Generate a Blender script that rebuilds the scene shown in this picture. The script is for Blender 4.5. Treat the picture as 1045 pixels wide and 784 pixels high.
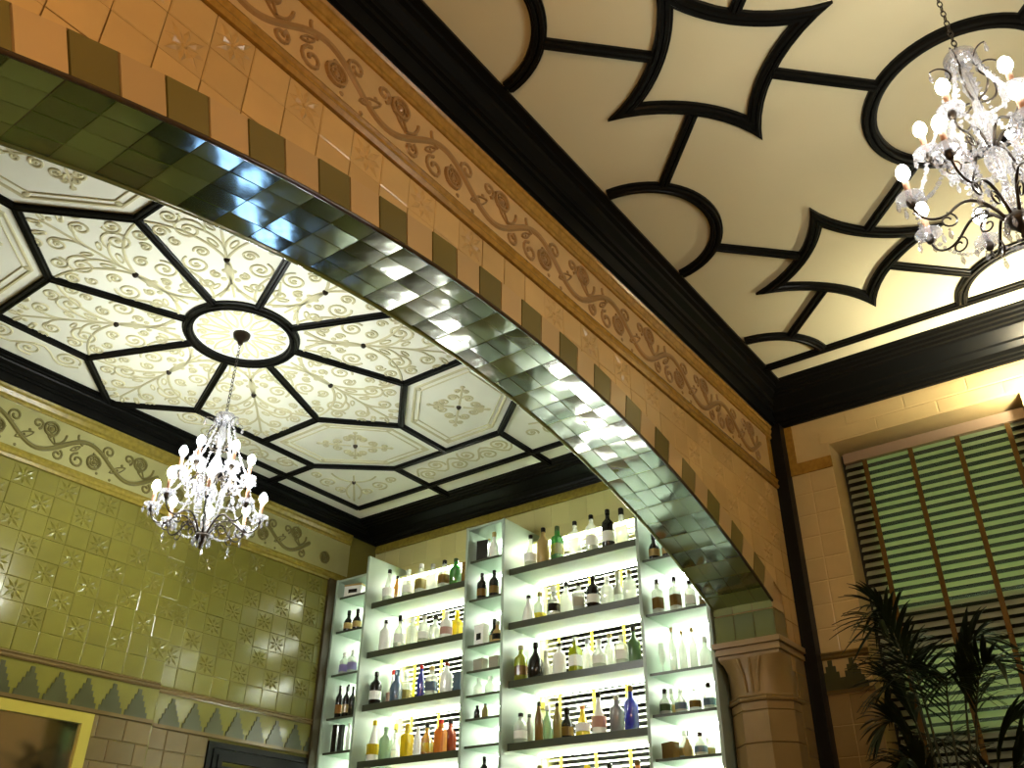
import bpy, math, random
from mathutils import Vector, Matrix
random.seed(7)
for o in list(bpy.data.objects):
    bpy.data.objects.remove(o)
scene = bpy.context.scene
COL = scene.collection
PI = math.pi

# ---------------------------------------------------------------- camera, world, exposure
# positions are measured in units of S metres from the eye; Z0 is the eye height above the floor
S, Z0 = 0.7, 1.3
CAM_F = 923.0
CM = ((0.598549835, -0.801022839, 0.010025240), (0.418277855, 0.301828434, -0.856704869), (0.683214264, 0.516973894, 0.515709475))


def W(x, y, z):
    return Vector((x * S, y * S, z * S + Z0))


cam = bpy.data.cameras.new('camera')
cam.sensor_width = 36.0
cam.lens = CAM_F / 1045 * 36
cam.clip_start = 0.02
camo = bpy.data.objects.new('camera', cam)
COL.objects.link(camo)
right, up, back = Vector(CM[0]), -Vector(CM[1]), -Vector(CM[2])
camo.matrix_world = Matrix(((right.x, up.x, back.x, 0), (right.y, up.y, back.y, 0), (right.z, up.z, back.z, Z0), (0, 0, 0, 1)))
scene.camera = camo


def ray(px, py):
    a, b = (px - 522.5) / CAM_F, (py - 392.0) / CAM_F
    return Vector([CM[0][i] * a + CM[1][i] * b + CM[2][i] for i in range(3)])


def onx(px, py, x):            # where the pixel's ray meets the vertical plane x
    d = ray(px, py)
    return d * (x / d.x)


world = bpy.data.worlds.new('world')
scene.world = world
world.use_nodes = True
world.node_tree.nodes['Background'].inputs['Color'].default_value = (0.05, 0.09, 0.07, 1)
world.node_tree.nodes['Background'].inputs['Strength'].default_value = 0.02
scene.view_settings.view_transform = 'Standard'
scene.view_settings.look = 'None'
scene.view_settings.gamma = 1
scene.view_settings.use_curve_mapping = False
scene.view_settings.exposure = 1.7
scene.cycles.use_denoising = True
scene.cycles.sample_clamp_indirect = 5.0
scene.cycles.caustics_reflective = False
scene.cycles.caustics_refractive = False

BULB, BULB_BACK, LED, SCONCE, STREET, PANE = 40.0, 78.0, 24.0, 85.0, 32.0, 4.0

# green lamp in the street outside the right-hand window
la = bpy.data.lights.new('street_light', 'AREA')
la.energy = STREET
la.color = (0.74, 1.0, 0.58)
la.shape = 'RECTANGLE'
la.size, la.size_y = 2.2, 1.6
lo = bpy.data.objects.new('street_light', la)
COL.objects.link(lo)
lo.location = W(12.5, 1.3, 2.2)
lo.rotation_euler = (0, PI / 2, 0)

# ---------------------------------------------------------------- materials


def mat(name, col, rough=0.5, spec=0.5, metal=0.0, trans=0.0, ior=1.45, emit=None, es=0.0, noise=0.0, nscale=8.0, bump=0.0, bscale=40.0, rand=0.0, coat=0.0, dark=None):
    m = bpy.data.materials.new(name)
    m.use_nodes = True
    nt = m.node_tree
    b = nt.nodes['Principled BSDF']
    b.inputs['Base Color'].default_value = (*col, 1)
    b.inputs['Roughness'].default_value = rough
    b.inputs['Specular IOR Level'].default_value = spec
    b.inputs['Metallic'].default_value = metal
    b.inputs['Transmission Weight'].default_value = trans
    b.inputs['IOR'].default_value = ior
    b.inputs['Coat Weight'].default_value = coat
    b.inputs['Coat IOR'].default_value = 1.9
    b.inputs['Coat Roughness'].default_value = .06
    if emit:
        b.inputs['Emission Color'].default_value = (*emit, 1)
        b.inputs['Emission Strength'].default_value = es
    src = None
    if noise > 0:
        tc = nt.nodes.new('ShaderNodeTexCoord')
        n = nt.nodes.new('ShaderNodeTexNoise')
        n.inputs['Scale'].default_value = nscale
        n.inputs['Detail'].default_value = 4
        r = nt.nodes.new('ShaderNodeValToRGB')
        d = dark or tuple(c * (1 - noise) for c in col)
        r.color_ramp.elements[0].position, r.color_ramp.elements[1].position = 0.3, 0.7
        r.color_ramp.elements[0].color = (*d, 1)
        r.color_ramp.elements[1].color = (*[min(1, c * (1 + noise * .5)) for c in col], 1)
        nt.links.new(tc.outputs['Object'], n.inputs['Vector'])
        nt.links.new(n.outputs['Fac'], r.inputs['Fac'])
        src = r.outputs['Color']
    if rand > 0:
        oi = nt.nodes.new('ShaderNodeObjectInfo')
        mp = nt.nodes.new('ShaderNodeMapRange')
        mp.inputs['To Min'].default_value, mp.inputs['To Max'].default_value = 1 - rand, 1 + rand
        hs = nt.nodes.new('ShaderNodeHueSaturation')
        nt.links.new(oi.outputs['Random'], mp.inputs['Value'])
        nt.links.new(mp.outputs['Result'], hs.inputs['Value'])
        if src:
            nt.links.new(src, hs.inputs['Color'])
        else:
            hs.inputs['Color'].default_value = (*col, 1)
        src = hs.outputs['Color']
    if src:
        nt.links.new(src, b.inputs['Base Color'])
    if bump > 0:
        tc = nt.nodes.new('ShaderNodeTexCoord')
        n = nt.nodes.new('ShaderNodeTexNoise')
        n.inputs['Scale'].default_value = bscale
        bp = nt.nodes.new('ShaderNodeBump')
        bp.inputs['Strength'].default_value = bump
        bp.inputs['Distance'].default_value = 0.01
        nt.links.new(tc.outputs['Object'], n.inputs['Vector'])
        nt.links.new(n.outputs['Fac'], bp.inputs['Height'])
        nt.links.new(bp.outputs['Normal'], b.inputs['Normal'])
    return m


def crystal(name, tint, k_clear=0.45, rough=0.06):
    m = bpy.data.materials.new(name)
    m.use_nodes = True
    nt = m.node_tree
    nt.nodes.clear()
    out = nt.nodes.new('ShaderNodeOutputMaterial')
    tr = nt.nodes.new('ShaderNodeBsdfTransparent')
    tl = nt.nodes.new('ShaderNodeBsdfTranslucent')
    df = nt.nodes.new('ShaderNodeBsdfDiffuse')
    gl = nt.nodes.new('ShaderNodeBsdfGlossy')
    tr.inputs['Color'].default_value = (*tint, 1)
    tl.inputs['Color'].default_value = (*tint, 1)
    df.inputs['Color'].default_value = (*tint, 1)
    gl.inputs['Roughness'].default_value = rough
    m1, m2, m3 = [nt.nodes.new('ShaderNodeMixShader') for _ in range(3)]
    m1.inputs['Fac'].default_value = 0.5
    nt.links.new(tl.outputs[0], m1.inputs[1])
    nt.links.new(df.outputs[0], m1.inputs[2])
    m2.inputs['Fac'].default_value = k_clear
    nt.links.new(m1.outputs[0], m2.inputs[1])
    nt.links.new(tr.outputs[0], m2.inputs[2])
    m3.inputs['Fac'].default_value = 0.22
    nt.links.new(m2.outputs[0], m3.inputs[1])
    nt.links.new(gl.outputs[0], m3.inputs[2])
    nt.links.new(m3.outputs[0], out.inputs['Surface'])
    return m


M = {}
M['ceil_front'] = mat('ceiling_cream_paint', (.64, .58, .375), .75, .2, noise=.06, nscale=1.2)
M['ceil_back'] = mat('ceiling_panel_paint', (.92, .92, .80), .7, .2, noise=.05, nscale=2)
M['relief'] = mat('ceiling_relief_glaze', (.64, .60, .38), .6, .3)
M['black'] = mat('black_gloss_moulding', (.004, .004, .0035), .36, .16)
M['post'] = mat('dark_stained_post', (.006, .005, .0035), .45, .2)
M['tile_front'] = mat('buff_faience_tile', (.54, .35, .14), .24, .5, noise=.08, nscale=5, rand=.07, bump=.06, bscale=18)
M['tile_right'] = mat('cream_faience_tile', (.58, .42, .19), .25, .5, noise=.08, nscale=5, rand=.05, bump=.06, bscale=18)
M['tile_back'] = mat('faience_bar_light', (.175, .158, .028), .17, .5, noise=.08, nscale=5, rand=.06, bump=.08, bscale=18)  # same faience as the front room; the bar's olive light is in its colour
M['tile_cream'] = mat('pale_yellow_tile', (.60, .55, .24), .3, .5, rand=.05)
M['tile_brown'] = mat('brown_dado_tile', (.15, .10, .032), .25, .5, noise=.12, nscale=6, rand=.12)
M['tile_shaft'] = mat('brown_pier_tile', (.29, .19, .072), .3, .5, noise=.12, nscale=6, rand=.1)
M['band'] = mat('brown_border_tile', (.34, .18, .03), .25, .5, noise=.25, nscale=30)
M['band_back'] = mat('border_tile_bar_light', (.26, .20, .03), .25, .5, noise=.25, nscale=30)  # border tile with the bar room's yellow-green light mixed into its colour
M['scroll'] = mat('brown_scroll_glaze', (.31, .175, .065), .3, .5)
M['scroll_back'] = mat('scroll_glaze_bar_light', (.14, .12, .035), .3, .5)  # scroll glaze, its olive tone standing for the light in the bar room
M['frieze'] = mat('frieze_ground_glaze', (.55, .36, .16), .3, .5, noise=.1, nscale=6)
M['frieze_back'] = mat('frieze_ground_bar_light', (.34, .32, .13), .3, .5, noise=.1, nscale=6)  # frieze ground carrying the bar room's light tint in its colour
M['green'] = mat('dark_green_glaze', (.085, .108, .022), .08, 1.0, rand=.25, bump=.22, bscale=6, coat=1.0)
M['sage'] = mat('sage_green_glaze', (.190, .220, .060), .08, 1.0, rand=.18, bump=.22, bscale=6, coat=1.0)
M['vous_dark'] = mat('moss_voussoir_glaze', (.15, .115, .03), .2, .5, rand=.12)
M['vous_light'] = mat('tan_voussoir_glaze', (.47, .31, .14), .2, .5, rand=.08)
M['grout'] = mat('wall_bed_mortar', (.36, .22, .09), .8, .2)
M['grout_back'] = mat('bed_mortar_bar_light', (.16, .14, .03), .8, .2)  # mortar toned with the same bar-room light as the tiles over it
M['step'] = mat('grey_green_step_tile', (.055, .055, .015), .3, .5, rand=.08)
M['gold'] = mat('gilded_frame', (.50, .40, .06), .35, .5, metal=.3)
M['mirror'] = mat('mirror_glass', (.55, .58, .55), .06, .5, metal=1.0)
M['floor'] = mat('dark_boards', (.10, .06, .03), .35, .5, noise=.3, nscale=4)
M['shelf_metal'] = mat('pale_green_shelf_paint', (.36, .44, .36), .4, .5)
M['shelf_edge'] = mat('dark_shelf_edge', (.055, .062, .035), .35, .5)
M['white_panel'] = mat('white_back_panel', (.85, .87, .82), .5, .4)
M['led'] = mat('white_led', (1, 1, 1), .5, emit=(.94, 1.0, .86), es=LED)
M['slat_white'] = mat('white_blind_slat', (.85, .83, .72), .5, .4)
M['tape_yellow'] = mat('yellow_blind_tape', (.62, .48, .04), .8, .1)
M['tape_brown'] = mat('brown_blind_tape', (.13, .07, .018), .8, .1)
M['rail'] = mat('grey_pink_headrail', (.36, .25, .16), .5, .3)
M['night'] = mat('night_glass', (.01, .011, .008), .1, .5)
M['sash'] = mat('dark_sash_paint', (.03, .028, .02), .4, .4)
M['metal'] = mat('dark_bronze', (.035, .026, .018), .3, .5, metal=.6)
M['candle'] = mat('tan_candle_sleeve', (.50, .27, .17), .5, .4)
M['bulb'] = mat('lit_bulb', (1, 1, 1), .5, emit=(1.0, .98, .86), es=BULB)
M['bulb_back'] = mat('lit_bulb_bright', (1, 1, 1), .5, emit=(.97, 1.0, .94), es=BULB_BACK)
M['warm'] = mat('lit_warm_lamp', (1, 1, 1), .5, emit=(1.0, .66, .34), es=58.0)
M['white_lamp'] = mat('lit_white_lamp', (1, 1, 1), .5, emit=(1.0, .95, .72), es=SCONCE * 8)
M['brass'] = mat('brass', (.45, .32, .12), .3, .5, metal=.9)
M['pane_blue'] = mat('daylit_door_pane', (.3, .4, .5), .3, emit=(.30, .60, 1.0), es=PANE)
M['crystal'] = crystal('cut_crystal', (.80, .80, .84), .76)
M['leaf'] = mat('palm_leaf', (.020, .030, .010), .45, .4, noise=.3, nscale=12)
M['stalk'] = mat('palm_stalk', (.045, .045, .018), .6, .3)
M['pot'] = mat('terracotta_pot', (.16, .08, .04), .7, .3)
M['soil'] = mat('potting_soil', (.03, .02, .012), .9, .1)
M['paint_wall'] = mat('plain_ochre_wall', (.40, .27, .12), .6, .3, noise=.1, nscale=3)
M['counter'] = mat('dark_counter_wood', (.06, .035, .015), .3, .5, noise=.3, nscale=6)

m = bpy.data.materials.new('translucent_green_slat')
m.use_nodes = True
nt = m.node_tree
nt.nodes.clear()
_o = nt.nodes.new('ShaderNodeOutputMaterial')
_t = nt.nodes.new('ShaderNodeBsdfTranslucent')
_d = nt.nodes.new('ShaderNodeBsdfDiffuse')
_x = nt.nodes.new('ShaderNodeMixShader')
_t.inputs['Color'].default_value = (.62, .72, .45, 1)
_d.inputs['Color'].default_value = (.42, .40, .30, 1)
_x.inputs['Fac'].default_value = .5
nt.links.new(_t.outputs[0], _x.inputs[1])
nt.links.new(_d.outputs[0], _x.inputs[2])
nt.links.new(_x.outputs[0], _o.inputs['Surface'])
M['slat_green'] = m

m = bpy.data.materials.new('clear_window_pane')
m.use_nodes = True
nt = m.node_tree
nt.nodes.clear()
_o = nt.nodes.new('ShaderNodeOutputMaterial')
_t = nt.nodes.new('ShaderNodeBsdfTransparent')
_g = nt.nodes.new('ShaderNodeBsdfGlossy')
_g.inputs['Roughness'].default_value = .03
_x = nt.nodes.new('ShaderNodeMixShader')
_x.inputs['Fac'].default_value = .07
nt.links.new(_t.outputs[0], _x.inputs[1])
nt.links.new(_g.outputs[0], _x.inputs[2])
nt.links.new(_x.outputs[0], _o.inputs['Surface'])
M['pane'] = m

# ---------------------------------------------------------------- mesh helpers


class MB:
    """collects verts and faces; build() links them as ONE mesh object"""

    def __init__(self):
        self.v, self.f = [], []

    def add(self, vs, fs):
        n = len(self.v)
        self.v += [tuple(p) for p in vs]
        self.f += [tuple(i + n for i in f) for f in fs]
        return self

    def box(self, x0, x1, y0, y1, z0, z1):
        vs = [(x, y, z) for z in (z0, z1) for y in (y0, y1) for x in (x0, x1)]
        return self.add(vs, [(0, 2, 3, 1), (4, 5, 7, 6), (0, 1, 5, 4), (2, 6, 7, 3), (0, 4, 6, 2), (1, 3, 7, 5)])

    def lathe(self, prof, n=16, c=(0, 0, 0), square=False):
        vs, fs = [], []
        for r, z in prof:
            for k in range(n):
                a = 2 * PI * (k + .5) / n
                s = 1.0
                if square:
                    s = 1 / max(abs(math.cos(a)), abs(math.sin(a))) ** .85
                vs.append((c[0] + r * s * math.cos(a), c[1] + r * s * math.sin(a), c[2] + z))
        for i in range(len(prof) - 1):
            for k in range(n):
                a, b = i * n + k, i * n + (k + 1) % n
                fs.append((a, b, b + n, a + n))
        fs.append(tuple(range(n - 1, -1, -1)))
        fs.append(tuple((len(prof) - 1) * n + k for k in range(n)))
        return self.add(vs, fs)

    def tube(self, pts, r, n=8, taper=None):
        pts = [Vector(p) for p in pts]
        vs, fs = [], []
        prev = None
        for i, p in enumerate(pts):
            t = (pts[min(i + 1, len(pts) - 1)] - pts[max(i - 1, 0)]).normalized()
            if prev is None:
                u = t.orthogonal().normalized()
            else:
                u = (prev - t * prev.dot(t)).normalized()
            prev = u
            w = t.cross(u)
            rr = r if taper is None else r + (taper - r) * i / (len(pts) - 1)
            for k in range(n):
                a = 2 * PI * k / n
                vs.append(p + u * (rr * math.cos(a)) + w * (rr * math.sin(a)))
        for i in range(len(pts) - 1):
            for k in range(n):
                a, b = i * n + k, i * n + (k + 1) % n
                fs.append((a, b, b + n, a + n))
        fs.append(tuple(range(n - 1, -1, -1)))
        fs.append(tuple((len(pts) - 1) * n + k for k in range(n)))
        return self.add(vs, fs)

    def torus(self, c, ax_u, ax_w, R, r, n=16, m=6):
        c, u, w = Vector(c), Vector(ax_u), Vector(ax_w)
        nn = u.cross(w).normalized()
        vs, fs = [], []
        for i in range(n):
            a = 2 * PI * i / n
            d = u * math.cos(a) + w * math.sin(a)
            for k in range(m):
                b = 2 * PI * k / m
                vs.append(c + d * (R + r * math.cos(b)) + nn * (r * math.sin(b)))
        for i in range(n):
            for k in range(m):
                a = i * m
                b = ((i + 1) % n) * m
                fs.append((a + k, b + k, b + (k + 1) % m, a + (k + 1) % m))
        return self.add(vs, fs)

    def sweep(self, pts, prof, mp, closed=False):
        """2-D polyline pts swept with cross-section prof [(offset, height)], placed by mp(s, t, h)"""
        P = [Vector(p) for p in pts]
        n, k = len(P), len(prof)
        vs, fs = [], []
        for i in range(n):
            if closed:
                a, b = P[i - 1], P[(i + 1) % n]
                d1, d2 = (P[i] - a).normalized(), (b - P[i]).normalized()
            else:
                d1 = (P[i] - P[i - 1]).normalized() if i else (P[1] - P[0]).normalized()
                d2 = (P[i + 1] - P[i]).normalized() if i < n - 1 else d1
            n1, n2 = Vector((-d1.y, d1.x)), Vector((-d2.y, d2.x))
            mt = n1 + n2
            if mt.length < 1e-6:
                mt = n1
            mt.normalize()
            sc = 1 / max(.35, mt.dot(n1))
            for off, h in prof:
                q = P[i] + mt * (off * sc)
                vs.append(mp(q.x, q.y, h))
        for i in range(n if closed else n - 1):
            j = (i + 1) % n
            for c in range(k - 1):
                fs.append((i * k + c, j * k + c, j * k + c + 1, i * k + c + 1))
        if not closed:
            fs.append(tuple(range(k)))
            fs.append(tuple((n - 1) * k + c for c in range(k - 1, -1, -1)))
        return self.add(vs, fs)

    def poly(self, pts, h0, h1, mp):
        """a flat prism with outline pts between heights h0 and h1"""
        n = len(pts)
        vs = [mp(p[0], p[1], h0) for p in pts] + [mp(p[0], p[1], h1) for p in pts]
        fs = [tuple(range(n)), tuple(range(2 * n - 1, n - 1, -1))] + [(i, n + i, n + (i + 1) % n, (i + 1) % n) for i in range(n)]
        return self.add(vs, fs)

    def dome(self, c, r, h, mp, n=10, rings=3):
        vs, fs = [], []
        for j in range(rings):
            a = PI / 2 * j / rings
            for k in range(n):
                b = 2 * PI * k / n
                vs.append(mp(c[0] + r * math.cos(a) * math.cos(b), c[1] + r * math.cos(a) * math.sin(b), h * math.sin(a)))
        vs.append(mp(c[0], c[1], h))
        for j in range(rings - 1):
            for k in range(n):
                fs.append((j * n + k, j * n + (k + 1) % n, (j + 1) * n + (k + 1) % n, (j + 1) * n + k))
        for k in range(n):
            fs.append(((rings - 1) * n + k, (rings - 1) * n + (k + 1) % n, len(vs) - 1))
        return self.add(vs, fs)

    def mesh(self, name, material, space='u', smooth=False):
        if space == 'u':
            vs = [W(*p) for p in self.v]
        elif space == 'local':
            vs = [Vector(p) * S for p in self.v]
        else:
            vs = self.v
        me = bpy.data.meshes.new(name)
        me.from_pydata([tuple(p) for p in vs], [], self.f)
        import bmesh
        bm = bmesh.new()
        bm.from_mesh(me)
        bmesh.ops.recalc_face_normals(bm, faces=bm.faces)
        bm.to_mesh(me)
        bm.free()
        if smooth:
            me.polygons.foreach_set('use_smooth', [True] * len(me.polygons))
        me.materials.append(material if not isinstance(material, str) else M[material])
        return me

    def build(self, name, material, parent=None, space='u', smooth=False, loc=None, rot=None):
        return inst(name, self.mesh(name, material, space, smooth), parent, loc, rot)


def inst(name, me, parent=None, loc=None, rot=None):
    o = bpy.data.objects.new(name, me)
    COL.objects.link(o)
    if loc is not None:
        o.location = loc
    if rot is not None:
        o.rotation_euler = rot
    if parent is not None:
        o.parent = parent
    return o


def thing(name, label, cat, loc=(0, 0, 0), rot=None, group=None):
    o = inst(name, None, None, loc, rot)
    return tag(o, label, cat, group)


def tag(o, label=None, cat=None, group=None, kind=None):
    if label:
        o['label'] = label
    if cat:
        o['category'] = cat
    if group:
        o['group'] = group
    if kind:
        o['kind'] = kind
    return o


def struct(o, label=None, cat=None):
    return tag(o, label, cat, kind='structure')


# plane mappings: s along the wall, t up (or across), h out towards the viewer
def on_y(y):
    return lambda s, t, h: (s, y - h, t)


def on_x(x):
    return lambda s, t, h: (x - h, s, t)


def on_ceil(z):
    return lambda s, t, h: (s, t, z - h)


def flat(s, t, h):       # local: s = x, t = z, out = -y
    return (s, -h, t)


def flat_x(s, t, h):     # local: s = y, t = z, out = -x
    return (-h, s, t)


def down(s, t, h):       # local, hanging down from a ceiling
    return (s, t, -h)


def arc(c, r, a0, a1, n):
    return [(c[0] + r * math.cos(a0 + (a1 - a0) * i / n), c[1] + r * math.sin(a0 + (a1 - a0) * i / n)) for i in range(n + 1)]


def spiral(c, r0, r1, a0, turns, n=22):
    return [(c[0] + (r0 + (r1 - r0) * i / n) * math.cos(a0 + turns * 2 * PI * i / n), c[1] + (r0 + (r1 - r0) * i / n) * math.sin(a0 + turns * 2 * PI * i / n)) for i in range(n + 1)]


def bez(p0, p1, p2, p3, n=12):
    out = []
    for i in range(n + 1):
        t = i / n
        q = [(1 - t) ** 3 * a + 3 * (1 - t) ** 2 * t * b + 3 * (1 - t) * t * t * c + t ** 3 * d for a, b, c, d in zip(p0, p1, p2, p3)]
        out.append(tuple(q))
    return out


def bow(p, q, k, n=10):   # an arc-like curve from p to q bulging by k to the left
    mx, my = (p[0] + q[0]) / 2, (p[1] + q[1]) / 2
    dx, dy = q[0] - p[0], q[1] - p[1]
    c = (mx - dy * k, my + dx * k)
    return [tuple((1 - t) ** 2 * a + 2 * (1 - t) * t * b + t * t * d for a, b, d in zip(p, c, q)) for t in [i / n for i in range(n + 1)]]


def line_prof(w, h):
    return [(-w / 2, 0), (-w / 4, h), (w / 4, h), (w / 2, 0)]


def mould_prof(w, h):
    return [(-w / 2, -.01), (-w / 2, h * .55), (-w * .36, h * .6), (-w * .30, h), (-w * .08, h), (0, h * .72), (w * .08, h), (w * .30, h), (w * .36, h * .6), (w / 2, h * .55), (w / 2, -.01)]


# ---------------------------------------------------------------- sizes of the two rooms
XR = 8.72            # plane of the window wall and of the shelf wall
XL = -0.75
YA, YB = 3.0, 3.59   # arch wall
YL1, YL2 = 8.88, 9.0 # left wall of the bar room and its recess
XSTEP = 5.64
YF = -2.73
ZF, ZB = 5.08, 4.92  # ceilings
FL = -Z0 / S
FR0, FR1 = 3.96, 4.68
ACX, ACZ, AR = 4.0, -6.18, 9.66
JX = 3.98
TH1 = math.asin(JX / AR)
ZSP = ACZ + AR * math.cos(TH1)
T = 0.24             # wall tile


def arcz(x, r=AR):
    return ACZ + math.sqrt(max(0, r * r - (x - ACX) ** 2))


# ---------------------------------------------------------------- floor, ceilings slabs, outer walls
struct(MB().box(XL - .3, XR + .4, YF - .3, 9.4, FL - .2, FL).build('floor', 'floor'))
struct(MB().box(XL - .3, XL, YF - .3, 9.4, FL, ZF + .3).build('wall_west', 'paint_wall'))
struct(MB().box(XL, XR + .4, YF - .3, YF, FL, ZF + .3).build('wall_front', 'paint_wall'))

# ---------------------------------------------------------------- arch wall between the rooms
out = [(XL, FL), (ACX - JX - .30, FL), (ACX - JX - .30, 2.2), (ACX - JX, 2.2)]
N = 48
out += [(ACX + (AR + .008) * math.sin(-TH1 + 2 * TH1 * i / N), ACZ + (AR + .008) * math.cos(-TH1 + 2 * TH1 * i / N)) for i in range(N + 1)]
out += [(ACX + JX, 2.2), (ACX + JX + .30, 2.2), (ACX + JX + .30, FL), (XR, FL), (XR, ZF + .3), (XL, ZF + .3)]
mb = MB()
n = len(out)
vs = [(x, YA + .015, z) for x, z in out] + [(x, YB - .015, z) for x, z in out]
mb.add(vs, [tuple(range(n)), tuple(range(2 * n - 1, n - 1, -1))] + [(i, n + i, n + (i + 1) % n, (i + 1) % n) for i in range(n)])
wall_arch = struct(mb.build('wall_arch', 'grout'), 'tiled wall pierced by the wide segmental arch', 'wall')

DTH = .02353
TH0 = -.3243
k0 = math.floor((-TH1 - TH0) / DTH)
k1 = math.ceil((TH1 - TH0) / DTH)
# soffit tiles: rows alternate dark green and sage, four tiles deep
wt, dt = AR * DTH, (YB - YA) / 4
soff = {}
for key in ('green', 'sage'):
    g, b = .0012, .002
    a0, a1, y0, y1 = -wt / 2 + g, wt / 2 - g, -dt / 2 + g, dt / 2 - g
    mbt = MB()
    vs = [(a0, y0, .02), (a1, y0, .02), (a1, y1, .02), (a0, y1, .02), (a0, y0, .0015), (a1, y0, .0015), (a1, y1, .0015), (a0, y1, .0015),
          (a0 + b, y0 + b, 0), (a1 - b, y0 + b, 0), (a1 - b, y1 - b, 0), (a0 + b, y1 - b, 0)]
    fs = [(0, 1, 2, 3)] + [(i, 4 + i, 4 + (i + 1) % 4, (i + 1) % 4) for i in range(4)] + [(4 + i, 8 + i, 8 + (i + 1) % 4, 4 + (i + 1) % 4) for i in range(4)] + [(8, 11, 10, 9)]
    mbt.add(vs, fs)
    soff[key] = mbt.mesh('soffit_tile', key, 'local')
vous = {}
for key in ('vous_dark', 'vous_light'):
    mbt = MB()
    h2 = DTH / 2 - .0006
    pts = [(rr * math.sin(t), rr * math.cos(t) - AR) for rr, t in ((AR + .004, -h2), (AR + .004, h2), (AR + .236, h2), (AR + .236, -h2))]
    mbt.poly(pts, -.01, .012, flat)
    vous[key] = mbt.mesh('voussoir_tile', key, 'local')
for k in range(k0, k1):
    ta, tb = max(TH0 + k * DTH, -TH1), min(TH0 + (k + 1) * DTH, TH1)
    if tb - ta < DTH * .12:
        continue
    th, fr = (ta + tb) / 2, (tb - ta) / DTH
    x, z = ACX + AR * math.sin(th), ACZ + AR * math.cos(th)
    for j in range(4):
        inst('soffit_tile', soff['green' if k % 2 == 0 else 'sage'], wall_arch, W(x, YA + dt * (j + .5), z),
             (random.uniform(-.018, .018), th + random.uniform(-.016, .016), 0)).scale = (fr, 1, 1)
    inst('voussoir_tile', vous['vous_dark' if k % 2 == 0 else 'vous_light'], wall_arch, W(x, YA, z), (0, th, 0)).scale = (fr, 1, 1)
# edge beads along the arch
pts = [(ACX + (AR - .004) * math.sin(t), ACZ + (AR - .004) * math.cos(t)) for t in [-TH1 + 2 * TH1 * i / 60 for i in range(61)]]
MB().tube([(p[0], YA - .004, p[1]) for p in pts], .014, 8).build('edge_bead', mat('dark_bead_glaze', (.05, .03, .015), .12, .5), wall_arch, smooth=True)
MB().tube([(p[0], YB - .004, p[1]) for p in pts], .012, 8).build('edge_bead', 'sage', wall_arch, smooth=True)

# jamb blocks between spring and capital (both sides)
for sx in (1, -1):
    for z0, z1, fm, sm in ((2.555, ZSP + .02, 'vous_light', 'vous_light'), (2.30, 2.55, 'vous_dark', 'vous_dark')):
        for j in range(3):
            y0, y1 = YA + j * (YB - YA) / 3, YA + (j + 1) * (YB - YA) / 3
            x0 = ACX + sx * JX
            mb = MB().box(min(x0 - sx * .008, x0 + sx * .02), max(x0 - sx * .008, x0 + sx * .02), y0 + .003, y1 - .003, z0 + .003, z1 - .003)
            mb.build('jamb_tile', 'sage' if fm == 'vous_light' else 'green', wall_arch)
        MB().box(min(x0, x0 + sx * .25), max(x0, x0 + sx * .25), YA - .008, YA + .02, z0 + .003, z1 - .003).build('jamb_tile', fm, wall_arch)

# ---- star and plain wall tiles


def star_tile(name, key, w, mp, h=.016):
    """square tile with a raised eight-pointed star"""
    mb = MB()
    g = .002
    mb.poly([(g, g), (w - g, g), (w - g, w - g), (g, w - g)], -.02, 0, mp)
    c = w / 2
    for k in range(8):
        a = k * PI / 4 + PI / 8 * 0
        r1 = w * (.46 if k % 2 == 0 else .56)
        tip = (c + r1 * math.cos(a), c + r1 * math.sin(a))
        mid = w * .27
        l, r = (c + mid * math.cos(a + .33), c + mid * math.sin(a + .33)), (c + mid * math.cos(a - .33), c + mid * math.sin(a - .33))
        ridge = (c + mid * 1.05 * math.cos(a), c + mid * 1.05 * math.sin(a))
        b0 = (c + w * .08 * math.cos(a), c + w * .08 * math.sin(a))
        mb.add([mp(*tip, .001), mp(*l, .001), mp(*ridge, h), mp(*r, .001), mp(*b0, .002)], [(0, 1, 2), (0, 2, 3), (1, 4, 2), (2, 4, 3)])
    mb.dome((c, c), w * .07, h * .8, mp, 8, 2)
    return mb.mesh(name, key, 'local')


def plain_tile(name, key, w, h, mp, th=.0):
    g, b = .002, .008
    mb = MB()
    o4 = [(g, g), (w - g, g), (w - g, h - g), (g, h - g)]
    i4 = [(g + b, g + b), (w - g - b, g + b), (w - g - b, h - g - b), (g + b, h - g - b)]
    vs = [mp(*p, -.02) for p in o4] + [mp(*p, th) for p in o4] + [mp(*p, th + .004) for p in i4]
    fs = [(0, 1, 2, 3)] + [(i, 4 + i, 4 + (i + 1) % 4, (i + 1) % 4) for i in range(4)] + [(4 + i, 8 + i, 8 + (i + 1) % 4, 4 + (i + 1) % 4) for i in range(4)] + [(8, 9, 10, 11)]
    mb.add(vs, fs)
    return mb.mesh(name, key, 'local')


# spandrel tiles of the arch wall, cut to the arch
def outer(x):
    return arcz(x, AR + .24) if abs(x - ACX) < JX + .25 else -9


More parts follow.
